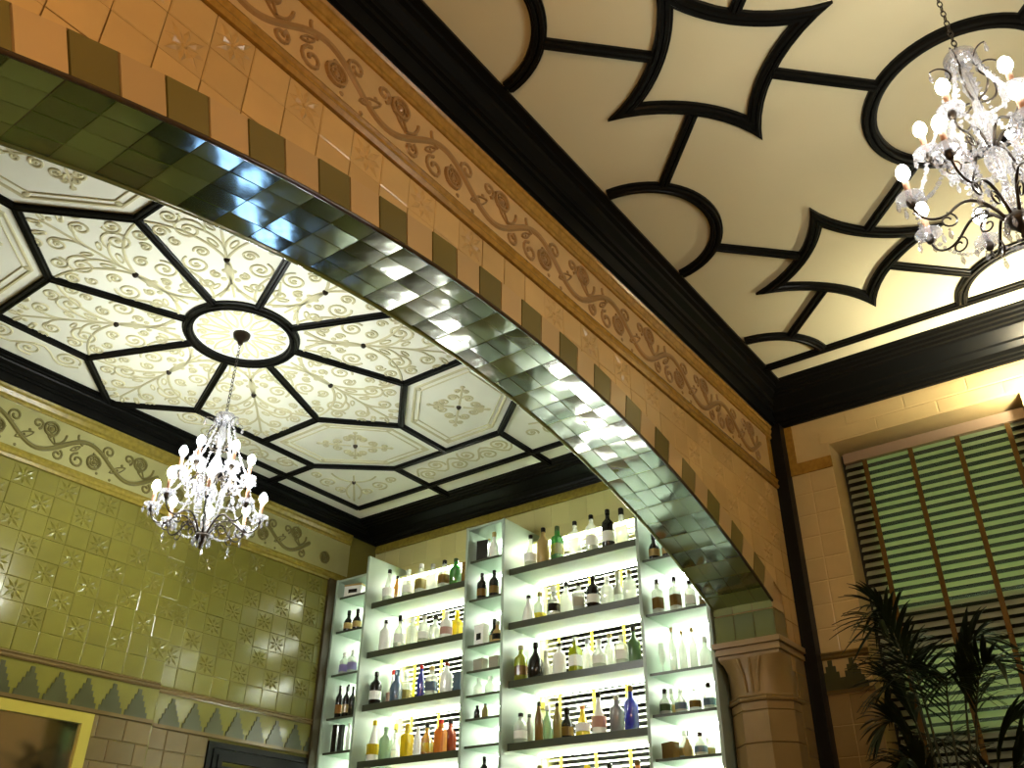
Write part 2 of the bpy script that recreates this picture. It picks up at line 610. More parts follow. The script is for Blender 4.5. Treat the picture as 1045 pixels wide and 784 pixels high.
st, pt = star_tile('star_tile', 'tile_front', T, flat), plain_tile('wall_tile', 'tile_front', T, T, flat)
ztop = FR0 - .005
nx = int((XR - .08 - 0.0) / T)
for i in range(-3, nx + 1):
    x0, x1 = i * T + .02, min((i + 1) * T + .02, XR - .1)
    if x1 - x0 < .04:
        continue
    for j in range(0, 8):
        z1 = ztop - j * T
        z0 = z1 - T
        xs = [x0 + (x1 - x0) * q / 6 for q in range(7)]
        lo_ = [max(z0, outer(x)) for x in xs]
        if max(lo_) < z0 + .002 and x1 - x0 > T - .01:
            inst('star_tile' if (i + j) % 2 == 0 else 'wall_tile', st if (i + j) % 2 == 0 else pt, wall_arch, W(x0, YA, z0))
        elif min(lo_) < z1 - .02:
            g = .004
            pts = [(min(max(x, x0 + g), x1 - g), l + g) for x, l in zip(xs, lo_) if l < z1 - g]
            if len(pts) < 2:
                continue
            pts += [(pts[-1][0], z1 - g), (pts[0][0], z1 - g)]
            MB().poly(pts, -.012, .003, on_y(YA)).build('wall_tile', 'tile_front', wall_arch)
# plain facing under the spandrel tiles on the right pier
for z0 in (2.04, 1.8, 1.56, 1.32, 1.08, .84):
    MB().box(8.34, XR - .1, YA - .004, YA + .02, z0 + .004, z0 + .236).build('wall_tile', 'tile_shaft', wall_arch)

# ---------------------------------------------------------------- frieze


def scroll_unit(key, mp):
    """one length of vine scroll with leaves and curls (1.052 long, 0.44 high)"""
    mb = MB()
    L = 1.052
    pr = line_prof(.052, .016)
    thin = line_prof(.028, .012)
    stem = [(L * i / 24, .22 + .13 * math.sin(2 * PI * i / 24 + .5)) for i in range(25)]
    mb.sweep(stem, pr, mp)
    mb.sweep(spiral((.10, .12), .085, .02, PI * .55, 1.3, 16), thin, mp)
    mb.sweep(spiral((.42, .34), .075, .02, -PI * .5, -1.3, 16), thin, mp)
    mb.sweep(spiral((.66, .35), .06, .015, -PI * .4, 1.2, 14), thin, mp)
    mb.sweep(spiral((.93, .10), .06, .015, PI * .4, -1.2, 14), thin, mp)
    mb.sweep(bow((.12, .30), (.05, .40), .4, 6), thin, mp)
    mb.sweep(bow((.86, .20), (.98, .34), -.4, 6), thin, mp)
    for c, a, l, w in (((.30, .20), 2.2, .15, .05), ((.56, .18), .6, .20, .06), ((.82, .26), 2.3, .17, .05), ((.05, .24), .7, .12, .04)):
        pts = []
        for q in range(12):
            b = 2 * PI * q / 12
            u, v = l * .5 * math.cos(b), w * .5 * math.sin(b) * (1 - .35 * abs(math.cos(b)))
            pts.append((c[0] + u * math.cos(a) - v * math.sin(a), c[1] + u * math.sin(a) + v * math.cos(a)))
        mb.sweep(pts, line_prof(.016, .012), mp, True)
        mb.dome(c, w * .28, .008, mp, 6, 2)
    for c in ((.22, .36), (.34, .06), (.50, .04), (.74, .10), (.60, .25), (.98, .22)):
        mb.dome(c, .018, .010, mp, 7, 2)
    return mb.mesh('scroll_ornament', key, 'local')


def rosette(key, mp):
    mb = MB()
    mb.sweep(arc((0, 0), .072, 0, 2 * PI, 20)[:-1], line_prof(.030, .018), mp, True)
    mb.sweep(arc((0, 0), .040, 0, 2 * PI, 14)[:-1], line_prof(.014, .012), mp, True)
    mb.dome((0, 0), .026, .018, mp, 10, 3)
    for k in range(5):
        a = 2 * PI * k / 5
        mb.sweep([(.05 * math.cos(a), .05 * math.sin(a)), (.088 * math.cos(a + .25), .088 * math.sin(a + .25))], line_prof(.012, .012), mp)
    return mb.mesh('rosette', key, 'local')


def frieze(parent, x0, x1, y, ground, band, scroll, phase, first_low, zoff=0.0):
    mp = on_y(y)
    z0, z1 = FR0 + zoff, FR1 + zoff
    MB().box(x0, x1, y - .006, y + .02, z0 + .10, z1 - .12).build('frieze_ground', ground, parent)
    b1 = [(-.06, -.02), (-.06, .02), (-.03, .034), (-.01, .022), (.015, .022), (.03, .034), (.06, .02), (.06, -.02)]
    MB().sweep([(x0, z0 + .06), (x1, z0 + .06)], b1, mp).build('border_band', band, parent)
    b2 = [(-.07, -.02), (-.07, .024), (-.05, .03), (-.02, .022), (.02, .04), (.05, .036), (.07, .05), (.07, -.02)]
    MB().sweep([(x0, z1 - .07), (x1, z1 - .07)], b2, mp).build('border_band', band, parent)
    su, ro = scroll_unit(scroll, flat), rosette(scroll, flat)
    L = 1.052
    i = math.ceil((x0 - phase) / L)
    while phase + (i + 1) * L <= x1 + .25:
        if phase + (i + 1) * L + (0 if first_low else L / 2) <= x1 + .02:
            inst('scroll_ornament', su, parent, W(phase + i * L + (0 if first_low else L / 2), y - .006, z0 + .115))
        i += 1
    k = math.ceil((x0 + .09 - phase - .28) / (L / 2))
    while phase + .28 + k * L / 2 < x1 - .09:
        low = (k % 2 == 0) == first_low
        inst('rosette', ro, parent, W(phase + .28 + k * L / 2, y - .008, z0 + (.28 if low else .46)))
        k += 1


frieze(wall_arch, XL, XR - .1, YA, 'frieze', 'band', 'scroll', 1.945 - 1.052, True)
MB().box(8.46, 8.54, YA - .02, YA + .02, FR0 + .1, FR1 - .12).build('border_band', 'band', wall_arch)

# ---------------------------------------------------------------- left wall of the bar room
mb = MB()
mb.box(XL, XSTEP, YL1 + .012, 9.4, FL, ZB + .3)
mb.box(XSTEP - .01, XR + .4, YL2 + .012, 9.4, FL, ZB + .3)
wall_left = struct(mb.build('wall_left', 'grout_back'), 'yellow tiled wall with star tiles and stepped border', 'wall')
frieze(wall_left, XL + 1.5, XSTEP, YL1, 'frieze_back', 'band_back', 'scroll_back', 3.773 - .28 - 1.052 * 2, False)
frieze(wall_left, XSTEP + .01, 8.2, YL2, 'frieze_back', 'band_back', 'scroll_back', 6.707 - .28 - 1.052, True)
MB().box(XSTEP - .012, XSTEP, YL1, YL2 + .02, FL, ZB).build('pilaster_edge', 'tile_back', wall_left)
MB().tube([(XSTEP - .004, YL1 + .004, FL), (XSTEP - .004, YL1 + .004, FR0)], .007, 8).build('edge_bead', 'tile_back', wall_left, smooth=True)
stb, ptb = star_tile('star_tile', 'tile_back', T, flat), plain_tile('wall_tile', 'tile_back', T, T, flat)
for y, xa, xb in ((YL1, 2.6, XSTEP), (YL2, XSTEP + .005, 8.0)):
    ncol = int(round((xb - xa) / T))
    w = (xb - xa) / ncol
    for i in range(ncol):
        for j in range(8):
            z0 = FR0 - .005 - (j + 1) * .2215
            s_ = (i + j) % 2 == 0 and j not in (7,)
            o = inst('star_tile' if s_ else 'wall_tile', stb if s_ else ptb, wall_left, W(xa + i * w, y, z0))
            o.scale = (w / T, 1, .2215 / T)
            o.rotation_euler = (random.uniform(-.012, .012), 0, random.uniform(-.012, .012))


def stepped(key, mp, w=.265, h=.275):
    mb = MB()
    pts, n = [], 5
    for k in range(n):
        x = .022 + (w / 2 - .022) * (1 - k / (n - 1)) * .94
        pts += [(-x, h * k / n), (-x, h * (k + 1) / n)]
    pts += [(-p[0], p[1]) for p in reversed(pts)]
    mb.poly(pts, -.01, .010, mp)
    return mb.mesh('stepped_tile', key, 'local')


stp = stepped('step', flat)
rail_p = [(-.033, -.02), (-.033, .02), (-.018, .03), (-.006, .018), (.006, .018), (.018, .03), (.033, .02), (.033, -.02)]
base_p = [(-.018, -.02), (-.018, .02), (.018, .02), (.018, -.02)]
for y, xa, xb, ph in ((YL1, 2.6, XSTEP - .01, 4.263), (YL2, XSTEP, 8.0, 6.191)):
    MB().sweep([(xa, 2.148), (xb, 2.148)], rail_p, on_y(y)).build('dado_rail', 'tile_brown', wall_left)
    MB().sweep([(xa, 1.79), (xb, 1.79)], base_p, on_y(y)).build('dado_rail', 'tile_brown', wall_left)
    MB().box(xa, xb, y - .004, y + .02, 1.805, 2.118).build('border_ground', 'tile_back', wall_left)
    k = math.ceil((xa + .1 - ph) / .2885)
    while ph + k * .2885 < xb - .05:
        inst('stepped_tile', stp, wall_left, W(ph + k * .2885, y - .004, 1.807))
        k += 1
dt_tile = plain_tile('dado_tile', 'tile_brown', .30, .21, flat)
for i in range(3):
    for j in range(8):
        x0 = 4.86 + .3 * i + (.15 if j % 2 else 0) - .12
        wd = min(.3, XSTEP - .004 - x0)
        if wd > .04:
            inst('dado_tile', dt_tile, wall_left, W(x0, YL1, 1.77 - .21 * (j + 1))).scale = (wd / .3, 1, 1)
for i in range(3):
    for j in range(8):
        inst('dado_tile', dt_tile, wall_left, W(XSTEP + .0 + .265 * i, YL2, 1.77 - .21 * (j + 1))).scale = (.265 / .3, 1, 1)
# dark brown upright strip beside the shelving
struct(MB().box(7.87, 7.99, 8.955, YL2 + .011, FL, 3.98).build('strip_1', mat('brown_side_strip', (.05, .035, .012), .5, .3)))

# glazed door, dark frame, in the recess
d = struct(inst('door_1', None, None, W(7.2, YL2, FL)), 'black framed glazed door under the stepped border', 'door')


def dbox(x0, x1, y0, y1, z0, z1, name, key):
    c = (7.2, YL2, FL)
    MB().box(x0 - c[0], x1 - c[0], y0 - c[1], y1 - c[1], z0 - c[2], z1 - c[2]).build(name, key, d, 'local')


for w_, p_ in ((0, .02), (.07, .035), (.13, .05)):
    dbox(6.44 + w_, 7.94 - w_, YL2 - p_, YL2 + .01, 1.735 - w_ - .06, 1.735 - w_, 'door_frame', 'black')
    dbox(6.44 + w_, 6.50 + w_, YL2 - p_, YL2 + .01, FL, 1.735 - w_ - .06, 'door_frame', 'black')
    dbox(7.88 - w_, 7.94 - w_, YL2 - p_, YL2 + .01, FL, 1.735 - w_ - .06, 'door_frame', 'black')
dbox(6.64, 7.74, YL2 - .022, YL2 + .011, FL, 1.5, 'door_leaf', 'post')
for x0, x1, z0, z1 in ((7.38, 7.53, -.58, -.30), (7.56, 7.73, -.62, -.30), (7.38, 7.53, -.94, -.64), (7.56, 7.73, -1.0, -.66)):
    dbox(x0, x1, YL2 - .03, YL2 - .0225, z0, z1, 'glass_pane', 'pane_blue')

# framed mirror on the left wall
mr = thing('wall_mirror', 'gilt framed mirror hanging on the tiled wall at bottom left', 'mirror', W(4.0, YL1, .3))
mx0, mx1, mz0, mz1 = 2.95, 4.958, .3, 1.752


def mbox(x0, x1, y0, y1, z0, z1, name, key):
    MB().box(x0 - 4.0, x1 - 4.0, y0 - YL1, y1 - YL1, z0 - .3, z1 - .3).build(name, key, mr, 'local')


mbox(mx0, mx1, YL1 - .06, YL1 - .006, mz1 - .10, mz1, 'frame_rail', 'gold')
mbox(mx0, mx1, YL1 - .06, YL1 - .006, mz0, mz0 + .10, 'frame_rail', 'gold')
mbox(mx0, mx0 + .11, YL1 - .06, YL1 - .006, mz0 + .1, mz1 - .1, 'frame_stile', 'gold')
mbox(mx1 - .11, mx1, YL1 - .06, YL1 - .006, mz0 + .1, mz1 - .1, 'frame_stile', 'gold')
mbox(mx0 + .1, mx1 - .1, YL1 - .028, YL1 - .01, mz0 + .09, mz1 - .09, 'mirror_glass', 'mirror')

# ---------------------------------------------------------------- wall of the shelves and windows behind them
BW = ((4.50, 6.08), (6.85, 8.33))     # window openings (y)
mb = MB()
wz0, wz1 = 1.28, 4.02
mb.box(XR, XR + .4, YB - .6, 4.50, FL, ZB + .3)
mb.box(XR, XR + .4, 6.08, 6.85, FL, ZB + .3)
mb.box(XR, XR + .4, 8.33, 9.4, FL, ZB + .3)
for y0, y1 in BW:
    mb.box(XR, XR + .4, y0, y1, wz1, ZB + .3)
    mb.box(XR, XR + .4, y0, y1, FL, wz0)
wall_back = struct(mb.build('wall_back', 'tile_cream'), 'pale wall behind the lit bottle shelves', 'wall')
ft = plain_tile('wall_tile', 'tile_cream', .26, .30, flat_x)
for i in range(21):
    inst('wall_tile', ft, wall_back, W(XR, YB + .02 + .26 * i, 4.27))
for y0, y1 in ((8.33, 8.98), (6.08, 6.3)):
    MB().box(XR - .03, XR, y0, y1, 2.12, 2.19).build('dado_rail', 'band_back', wall_back)
MB().box(XR - .05, XR, YB, 8.98, 4.57, 4.63).build('border_band', 'band_back', wall_back)
MB().box(XR - .03, XR, YB, 8.98, 4.63, 4.68).build('border_band', 'band_back', wall_back)


def blind(name, label, x, y0, y1, z0, z1, pitch, depth, tilt, key, tkey, tapes, tw, rail=None):
    b = thing(name, label, 'blind', W(x, (y0 + y1) / 2, z1))
    c = ((y0 + y1) / 2, z1)
    hw = (y1 - y0) / 2
    ca, sa = math.cos(tilt) * depth / 2, math.sin(tilt) * depth / 2
    t = .0022
    mb = MB()
    vs = []
    for y in (-hw, hw):
        vs += [(-ca, y, -sa), (0, y, .004), (ca, y, sa), (ca, y, sa - t), (0, y, .004 - t), (-ca, y, -sa - t)]
    mb.add(vs, [(0, 1, 7, 6), (1, 2, 8, 7), (2, 3, 9, 8), (3, 4, 10, 9), (4, 5, 11, 10), (5, 0, 6, 11), (0, 5, 4, 3, 2, 1), (6, 7, 8, 9, 10, 11)])
    me = mb.mesh('slat', key, 'local')
    zz = -.14 if rail else -.05
    while zz > z0 - z1:
        inst('slat', me, b, (0, 0, zz * S))
        zz -= pitch
    for ty in tapes:
        for sx in (-1,):
            MB().box(sx * ca - .012, sx * ca - .008, ty - c[0] - tw / 2, ty - c[0] + tw / 2, z0 - z1, -.12 if rail else -.05).build('tape', tkey, b, 'local')
    MB().box(-.035, .035, -hw, hw, -.11 if rail else -.04, 0).build('headrail', rail or key, b, 'local')
    MB().box(-.02, .02, -hw, hw, z0 - z1 - .03, z0 - z1).build('bottom_rail', key, b, 'local')
    return b


for nme, (y0, y1), tp, lab in (('window_2', BW[0], (5.90, 5.45, 5.03, 4.62), 'right'), ('window_3', BW[1], (8.146, 7.70, 7.26, 6.95), 'left')):
    w = struct(inst(nme, None, None, W(XR, (y0 + y1) / 2, wz0)), 'dark window behind the bottle shelves, ' + lab + ' bay', 'window')
    c = (XR, (y0 + y1) / 2, wz0)
    for nm, key, bx in (('glass_pane', 'night', (.30, .32, y0, y1, wz0, wz1)), ('sash_stile', 'sash', (.24, .30, y0, y0 + .06, wz0, wz1)), ('sash_stile', 'sash', (.24, .30, y1 - .06, y1, wz0, wz1)),
                        ('sash_rail', 'sash', (.24, .30, y0 + .06, y1 - .06, 1.9, 2.0)), ('sash_rail', 'sash', (.24, .30, y0 + .06, y1 - .06, wz0, wz0 + .08))):
        MB().box(bx[0], bx[1], bx[2] - c[1], bx[3] - c[1], bx[4] - c[2], bx[5] - c[2]).build(nm, key, w, 'local')
    blind('venetian_blind', 'white slatted blind with yellow tapes behind the %s bay of bottles' % lab, XR + .06, y0 + .012, y1 - .012, wz0 + .05, wz1 - .01, .061, .028, math.radians(52), 'slat_white', 'tape_yellow', tp, .036)

# ---------------------------------------------------------------- window wall of the front room
WY0, WY1, WZ0, WZ1 = .60, 2.43, -.7, 4.38
mb = MB()
mb.box(XR, XR + .4, WY1, YA + .1, FL, ZF + .3)
mb.box(XR, XR + .4, YF, WY0, FL, ZF + .3)
mb.box(XR, XR + .4, WY0, WY1, WZ1, ZF + .3)
mb.box(XR, XR + .4, WY0, WY1, FL, WZ0)
wall_right = struct(mb.build('wall_right', 'tile_right'), 'cream tiled wall around the window with the green lit blind', 'wall')
tr2 = plain_tile('wall_tile', 'tile_right', .25, .232, flat_x)
for i, y0 in enumerate((2.43, 2.68)):
    for j in range(8):
        inst('wall_tile', tr2, wall_right, W(XR, y0, 2.265 + .232 * j))
trr = plain_tile('wall_tile', 'tile_right', .25, .232, flat_x)
for j in range(8):
    for i in range(3):
        inst('wall_tile', trr, wall_right, W(XR, .35 - .25 * i, 2.265 + .232 * j))
tl2 = plain_tile('lintel_tile', 'tile_right', .60, .14, flat_x)
for i in range(4):
    for j in range(2):
        inst('lintel_tile', tl2, wall_right, W(XR, .12 + .6 * i - (.3 if j else 0), 4.395 + .145 * j))
MB().box(XR - .02, XR + .01, 2.43, 2.87, 4.12, 4.245).build('border_band', 'band', wall_right)
MB().box(XR - .02, XR + .01, 2.79, 2.87, 4.245, 4.69).build('border_band', 'band', wall_right)
MB().sweep([(2.43, 2.232), (2.87, 2.232)], rail_p, on_x(XR)).build('dado_rail', 'tile_brown', wall_right)
MB().sweep([(2.43, 1.90), (2.87, 1.90)], base_p, on_x(XR)).build('dado_rail', 'tile_brown', wall_right)
MB().box(XR - .004, XR + .01, 2.43, 2.93, 1.915, 2.20).build('border_ground', 'tile_right', wall_right)
stx = stepped('step', flat_x)
for y in (2.60, 2.80):
    inst('stepped_tile', stx, wall_right, W(XR - .004, y, 1.918))
tb2 = plain_tile('dado_tile', 'tile_shaft', .25, .27, flat_x)
for i, y0 in enumerate((2.43, 2.68)):
    for j in range(8):
        inst('dado_tile', tb2, wall_right, W(XR, y0, 1.88 - .27 * (j + 1)))
# window itself
w = struct(inst('window_1', None, None, W(XR, 1.515, WZ0)), 'tall sash window behind the green lit blind', 'window')
WX = XR + .37
for nm, key, bx in (('sash_stile', 'sash', (WX, WX + .06, 2.19, WY1, WZ0, WZ1)), ('sash_stile', 'sash', (WX, WX + .06, WY0, .78, WZ0, WZ1)),
                    ('transom', 'sash', (WX, WX + .06, .78, 2.19, 2.22, 2.62)), ('sash_rail', 'sash', (WX, WX + .06, .78, 2.19, WZ1 - .12, WZ1)),
                    ('sash_rail', 'sash', (WX, WX + .06, .78, 2.19, 1.1, 1.52)), ('sash_rail', 'sash', (WX, WX + .06, .78, 2.19, WZ0, WZ0 + .15)),
                    ('glass_pane', 'pane', (WX + .025, WX + .03, .78, 2.19, 2.62, WZ1 - .12)), ('glass_pane', 'pane', (WX + .025, WX + .03, .78, 2.19, 1.52, 2.22)),
                    ('glass_pane', 'pane', (WX + .025, WX + .03, .78, 2.19, WZ0 + .15, 1.1))):
    MB().box(bx[0] - XR, bx[1] - XR, bx[2] - 1.515, bx[3] - 1.515, bx[4] - WZ0, bx[5] - WZ0).build(nm, key, w, 'local')
blind('venetian_blind', 'green lit slatted blind with brown tapes in the tall window', XR + .28, WY0 + .03, WY1 - .05, .2, 4.34, .083, .078, math.radians(50), 'slat_green', 'tape_brown', (2.17, 1.71, 1.26, .80), .048, 'rail')
# dark post in the corner
struct(MB().box(8.57, XR + .01, 2.87, YA - .0, FL, 4.70).build('trim_2', 'post'))

# ---------------------------------------------------------------- cornices
prof_f = [(0, 4.68), (.05, 4.68), (.05, 4.70), (.075, 4.71), (.075, 4.85), (.10, 4.86), (.105, 4.89), (.13, 4.90), (.135, 4.95), (.19, 4.985), (.20, 5.01), (.235, 5.02), (.24, 5.045), (.295, 5.055), (.295, 5.09), (0, 5.09)]
prof_r = [(0, 4.70), (.03, 4.70), (.035, 4.72), (.06, 4.725), (.065, 4.75), (.09, 4.755), (.10, 4.80), (.15, 4.84), (.16, 4.86), (.26, 4.95), (.27, 4.97), (.30, 4.975), (.31, 5.0), (.34, 5.005), (.35, 5.03), (.38, 5.035), (.39, 5.06), (.42, 5.065), (.42, 5.09), (0, 5.09)]


def cornice(name, prof, mp, s0, s1):
    mb = MB()
    n = len(prof)
    vs = [mp(s0, z, h) for h, z in prof] + [mp(s1, z, h) for h, z in prof]
    mb.add(vs, [tuple(range(n)), tuple(range(2 * n - 1, n - 1, -1))] + [(i, n + i, n + (i + 1) % n, (i + 1) % n) for i in range(n)])
    return struct(mb.build(name, 'black'))


cornice('trim_3', prof_f, on_y(YA), XL, XR)
cornice('trim_4', prof_r, on_x(XR), YF, YA)
cornice('trim_5', prof_f, lambda s, t, h: (s, YF + h, t), XL, XR)
k = (ZB + .01 - 4.68) / (5.09 - 4.68)
pb = [(h * .72, 4.68 + (z - 4.68) * k) for h, z in prof_f]
cornice('trim_6', pb, on_y(YL1), XL, XSTEP)
pb2 = [(h * .56, z) for h, z in pb]
cornice('trim_7', pb2, on_y(YL2), XSTEP - .02, XR)
pb3 = [(h * .49 / .42, 4.68 + (z - 4.70) * (ZB + .01 - 4.68) / (5.09 - 4.70)) for h, z in prof_r]
cornice('trim_8', pb3, on_x(XR), YB, YL2)
cornice('trim_9', [(h * 2.2, z) for h, z in pb], lambda s, t, h: (s, YB + h, t), XL, XR)

# ---------------------------------------------------------------- front ceiling with star and ring mouldings
ceil_f = struct(MB().box(XL, XR + .1, YF, YA + .1, ZF, ZF + .2).build('ceiling_front', 'ceil_front'), 'cream ceiling with black star and ring mouldings', 'ceiling')
cf = on_ceil(ZF)
MPF = mould_prof(.105, .045)
RAILX = 8.015
MB().sweep([(RAILX, YF + .2), (RAILX, 2.74)], mould_prof(.085, .045), cf).build('rail_moulding', 'black', ceil_f)
STX, STY, P2 = (1.52, 4.13, 6.74), (1.44, -1.17), 1.305
for x in STX:
    for y in STY:
        q, m_ = .835, .44
        kk = (q * q - m_ * m_) / (2 * q - 2 * math.sqrt(2) * m_)
        rho = kk * math.sqrt(2) - m_ + .052
        outl, inl = [], []
        for r_, lst in ((rho - .052, outl), (rho + .052, inl)):
            a_tip = math.atan2(-kk, -math.sqrt(r_ * r_ - kk * kk))       # tip on +x axis, seen from (kk, kk)
            a_end = math.atan2(-math.sqrt(r_ * r_ - kk * kk), -kk)
            a_tip, a_end = a_end, a_tip
            # order: from (q,0) to (0,q)
            pa = arc((kk, kk), r_, -PI + abs(a_tip + PI), -PI + abs(a_end + PI), 10)
            pa.sort(key=lambda p: -p[0] + p[1])
            for rot in range(4):
                ca, sa = math.cos(rot * PI / 2), math.sin(rot * PI / 2)
                lst += [(px * ca - py * sa, px * sa + py * ca) for px, py in pa[:-1]]
        n = len(outl)
        mb = MB()
        rings = []
        for f_, h_ in ((0, -.01), (0, .028), (.14, .03), (.22, .045), (.44, .045), (.5, .034), (.56, .045), (.78, .045), (.86, .03), (1, .028), (1, -.01)):
            rings.append([cf(x + a[0] + (b[0] - a[0]) * f_, y + a[1] + (b[1] - a[1]) * f_, h_) for a, b in zip(outl, inl)])
        vs = [p for r_ in rings for p in r_]
        fs = [(i * n + c, i * n + (c + 1) % n, (i + 1) * n + (c + 1) % n, (i + 1) * n + c) for i in range(len(rings) - 1) for c in range(n)]
        mb.add(vs, fs).build('star_moulding', 'black', ceil_f)
        for sx in (-1, 1):
            for sy in (-1, 1):
                cx_, cy_ = x + sx * P2, y + sy * P2
                dx, dy = sx / math.sqrt(2), sy / math.sqrt(2)
                a, b = .43, P2 * math.sqrt(2) - .64
                MB().sweep([(x + dx * a, y + dy * a), (x + dx * b, y + dy * b)], mould_prof(.085, .042), cf).build('bar_moulding', 'black', ceil_f)
for x in (.215, 2.825, 5.435, 8.045):
    for y in (2.745, .135, -2.475):
        ring = [(x + .635 * math.cos(2 * PI * i / 64), y + .635 * math.sin(2 * PI * i / 64)) for i in range(64)]
        ok = [p[0] < RAILX + .01 and p[0] > XL + .1 and -2.5 < p[1] < 2.74 for p in ring]
        if all(ok):
            MB().sweep(ring, MPF, cf, True).build('ring_moulding', 'black', ceil_f)
        else:
            s0 = next(i for i in range(64) if ok[i] and not ok[i - 1])
            seg = []
            while ok[s0 % 64]:
                seg.append(ring[s0 % 64])
                s0 += 1
            if len(seg) > 2:
                MB().sweep(seg, MPF, cf).build('ring_moulding', 'black', ceil_f)

# ---------------------------------------------------------------- bar-room ceiling: star of panels with relief ornament
HX, HY = 4.229, 6.495
ceil_b = struct(MB().box(XL, XR + .1, YB - .3, 9.1, ZB + .012, ZB + .2).build('ceiling_back', 'ceil_back'), 'pale panelled ceiling with a dark eight-pointed star', 'ceiling')
ca_, cb_ = 1.60, .663
ct_, cc_ = 2.263, 2.40
GX, GY = 3.05, .82
RX, RY = 3.68, 2.10
CX_, CY_ = 4.06, 2.42


def cbar(p, q, w=.078):
    MB().sweep([(HX + p[0], HY + p[1]), (HX + q[0], HY + q[1])], mould_prof(w, .055), on_ceil(ZB + .01)).build('bar_moulding', 'black', ceil_b)


def rot2(p, a):
    return (p[0] * math.cos(a) - p[1] * math.sin(a), p[0] * math.sin(a) + p[1] * math.cos(a))


MB().sweep([(HX + p[0], HY + p[1]) for p in arc((0, 0), .505, 0, 2 * PI, 48)[:-1]], mould_prof(.10, .07), on_ceil(ZB + .01), True).build('ring_moulding', 'black', ceil_b)
rS = math.hypot(ca_, cb_)
for k in range(8):
    a = PI / 8 + k * PI / 4
    s_ = (rS * math.cos(a), rS * math.sin(a))
    cbar((.52 * math.cos(a), .52 * math.sin(a)), s_)
    for e in (-1, 1):
        ta = a + e * PI / 8
        cbar(s_, (ct_ * math.cos(ta), ct_ * math.sin(ta)))
for sx in (-1, 1):
    cbar((sx * ct_, 0), (sx * GX, 0))
    cbar((sx * GX, -GY), (sx * GX, GY))
    cbar((sx * RX, -RY), (sx * RX, RY))
    for sy in (-1, 1):
        cbar((sx * ca_, sy * ca_), (sx * cc_, sy * ca_))
        cbar((sx * cc_, sy * ca_), (sx * GX, sy * GY))
        cbar((sx * GX, sy * GY), (sx * CX_, sy * GY))
        cbar((sx * cc_, sy * ca_), (sx * cc_, sy * CY_))
for sy in (-1, 1):
    cbar((-RX, sy * RY), (-1.45, sy * RY))
    cbar((1.45, sy * RY), (RX, sy * RY))

RW, RH = .026, .010


def volute(mb, c, r, a, turns, mp=down):
    mb.sweep(spiral(c, r, r * .22, a, turns, 26), line_prof(RW, RH), mp)
    mb.dome(c, r * .2, .012, mp, 7, 2)


def relief_lines(mb, lst, mp=down, w=RW):
    for l in lst:
        mb.sweep(l, line_prof(w, RH), mp)


# petal panel, axis along +x
pet = [(.5 * math.cos(-PI / 8 + i * PI / 32), .5 * math.sin(-PI / 8 + i * PI / 32)) for i in range(9)] + [rot2((rS, 0), PI / 8), (ct_, 0), rot2((rS, 0), -PI / 8)]
pet_me = MB().poly(pet, -.008, .006, down).mesh('ceiling_panel', 'ceil_back', 'local')
mb = MB()
B0 = (1.17, 0)
s1, s2 = rot2((rS - .05, 0), PI / 8 - .02), rot2((rS - .05, 0), -PI / 8 + .02)
relief_lines(mb, [bow(B0, s1, -.28), bow(B0, s2, .28)], w=.030)
relief_lines(mb, [bow(B0, (.60, .13), .22), bow(B0, (.60, -.13), -.22), bow(B0, (.62, 0), 0, 4), bow(B0, (.58, .20), .34), bow(B0, (.58, -.20), -.34)])
relief_lines(mb, [bow(B0, (2.05, 0), 0, 5), bow((1.30, 0), (1.55, .20), -.3), bow((1.30, 0), (1.55, -.20), .3), bow((1.62, 0), (1.86, .15), -.3), bow((1.62, 0), (1.86, -.15), .3)])
for sy in (1, -1):
    volute(mb, (1.52, sy * .27), .14, -sy * PI / 2, sy * 1.6)
    volute(mb, (1.80, sy * .17), .09, -sy * PI / 2, sy * 1.5)
    volute(mb, (1.06, sy * .27), .12, sy * PI * .2, sy * 1.6)
    volute(mb, (.80, sy * .21), .07, sy * PI * .2, sy * 1.4)
    volute(mb, (1.34, sy * .40), .055, 0, sy * 1.3)
    for c in ((2.02, sy * .07), (1.95, sy * .13), (.72, sy * .05), (.88, sy * .06), (1.0, sy * .04)):
        mb.dome(c, .030, .010, down, 7, 2)
    relief_lines(mb, [bow((.58, sy * .18), (.95, sy * .34), -sy * .2)])
for sy in (1, -1):
    volute(mb, (1.46, sy * .50), .075, PI / 2, sy * 1.5)
    volute(mb, (1.66, sy * .40), .085, -sy * PI / 3, -sy * 1.6)
    volute(mb, (.94, sy * .12), .050, 0, sy * 1.4)
    volute(mb, (1.24, sy * .20), .070, sy * PI / 2, -sy * 1.5)
    volute(mb, (1.92, sy * .30), .055, 0, -sy * 1.4)
    for c, a, l in (((2.08, sy * .05), sy * .5, .10), ((1.98, sy * .16), sy * .9, .11), ((1.38, sy * .09), sy * .6, .12), ((.76, sy * .14), sy * 2.4, .10), ((1.58, sy * .09), sy * .8, .10)):
        mb.sweep([(c[0] + l * .5 * math.cos(b) * math.cos(a) - l * .2 * math.sin(b) * math.sin(a), c[1] + l * .5 * math.cos(b) * math.sin(a) + l * .2 * math.sin(b) * math.cos(a)) for b in [2 * PI * q / 10 for q in range(10)]], line_prof(.018, RH), down, True)
pet_rel = mb.mesh('relief', 'relief', 'local')
boss_me = MB().dome((0, 0), .030, .04, down, 10, 3).mesh('boss', 'metal', 'local', True)
for k in range(8):
    o = inst('ceiling_panel', pet_me, ceil_b, W(HX, HY, ZB), (0, 0, k * PI / 4))
    inst('relief', pet_rel, o, (0, 0, -.006 * S))
    inst('boss', boss_me, o, (B0[0] * S, 0, -.004 * S))
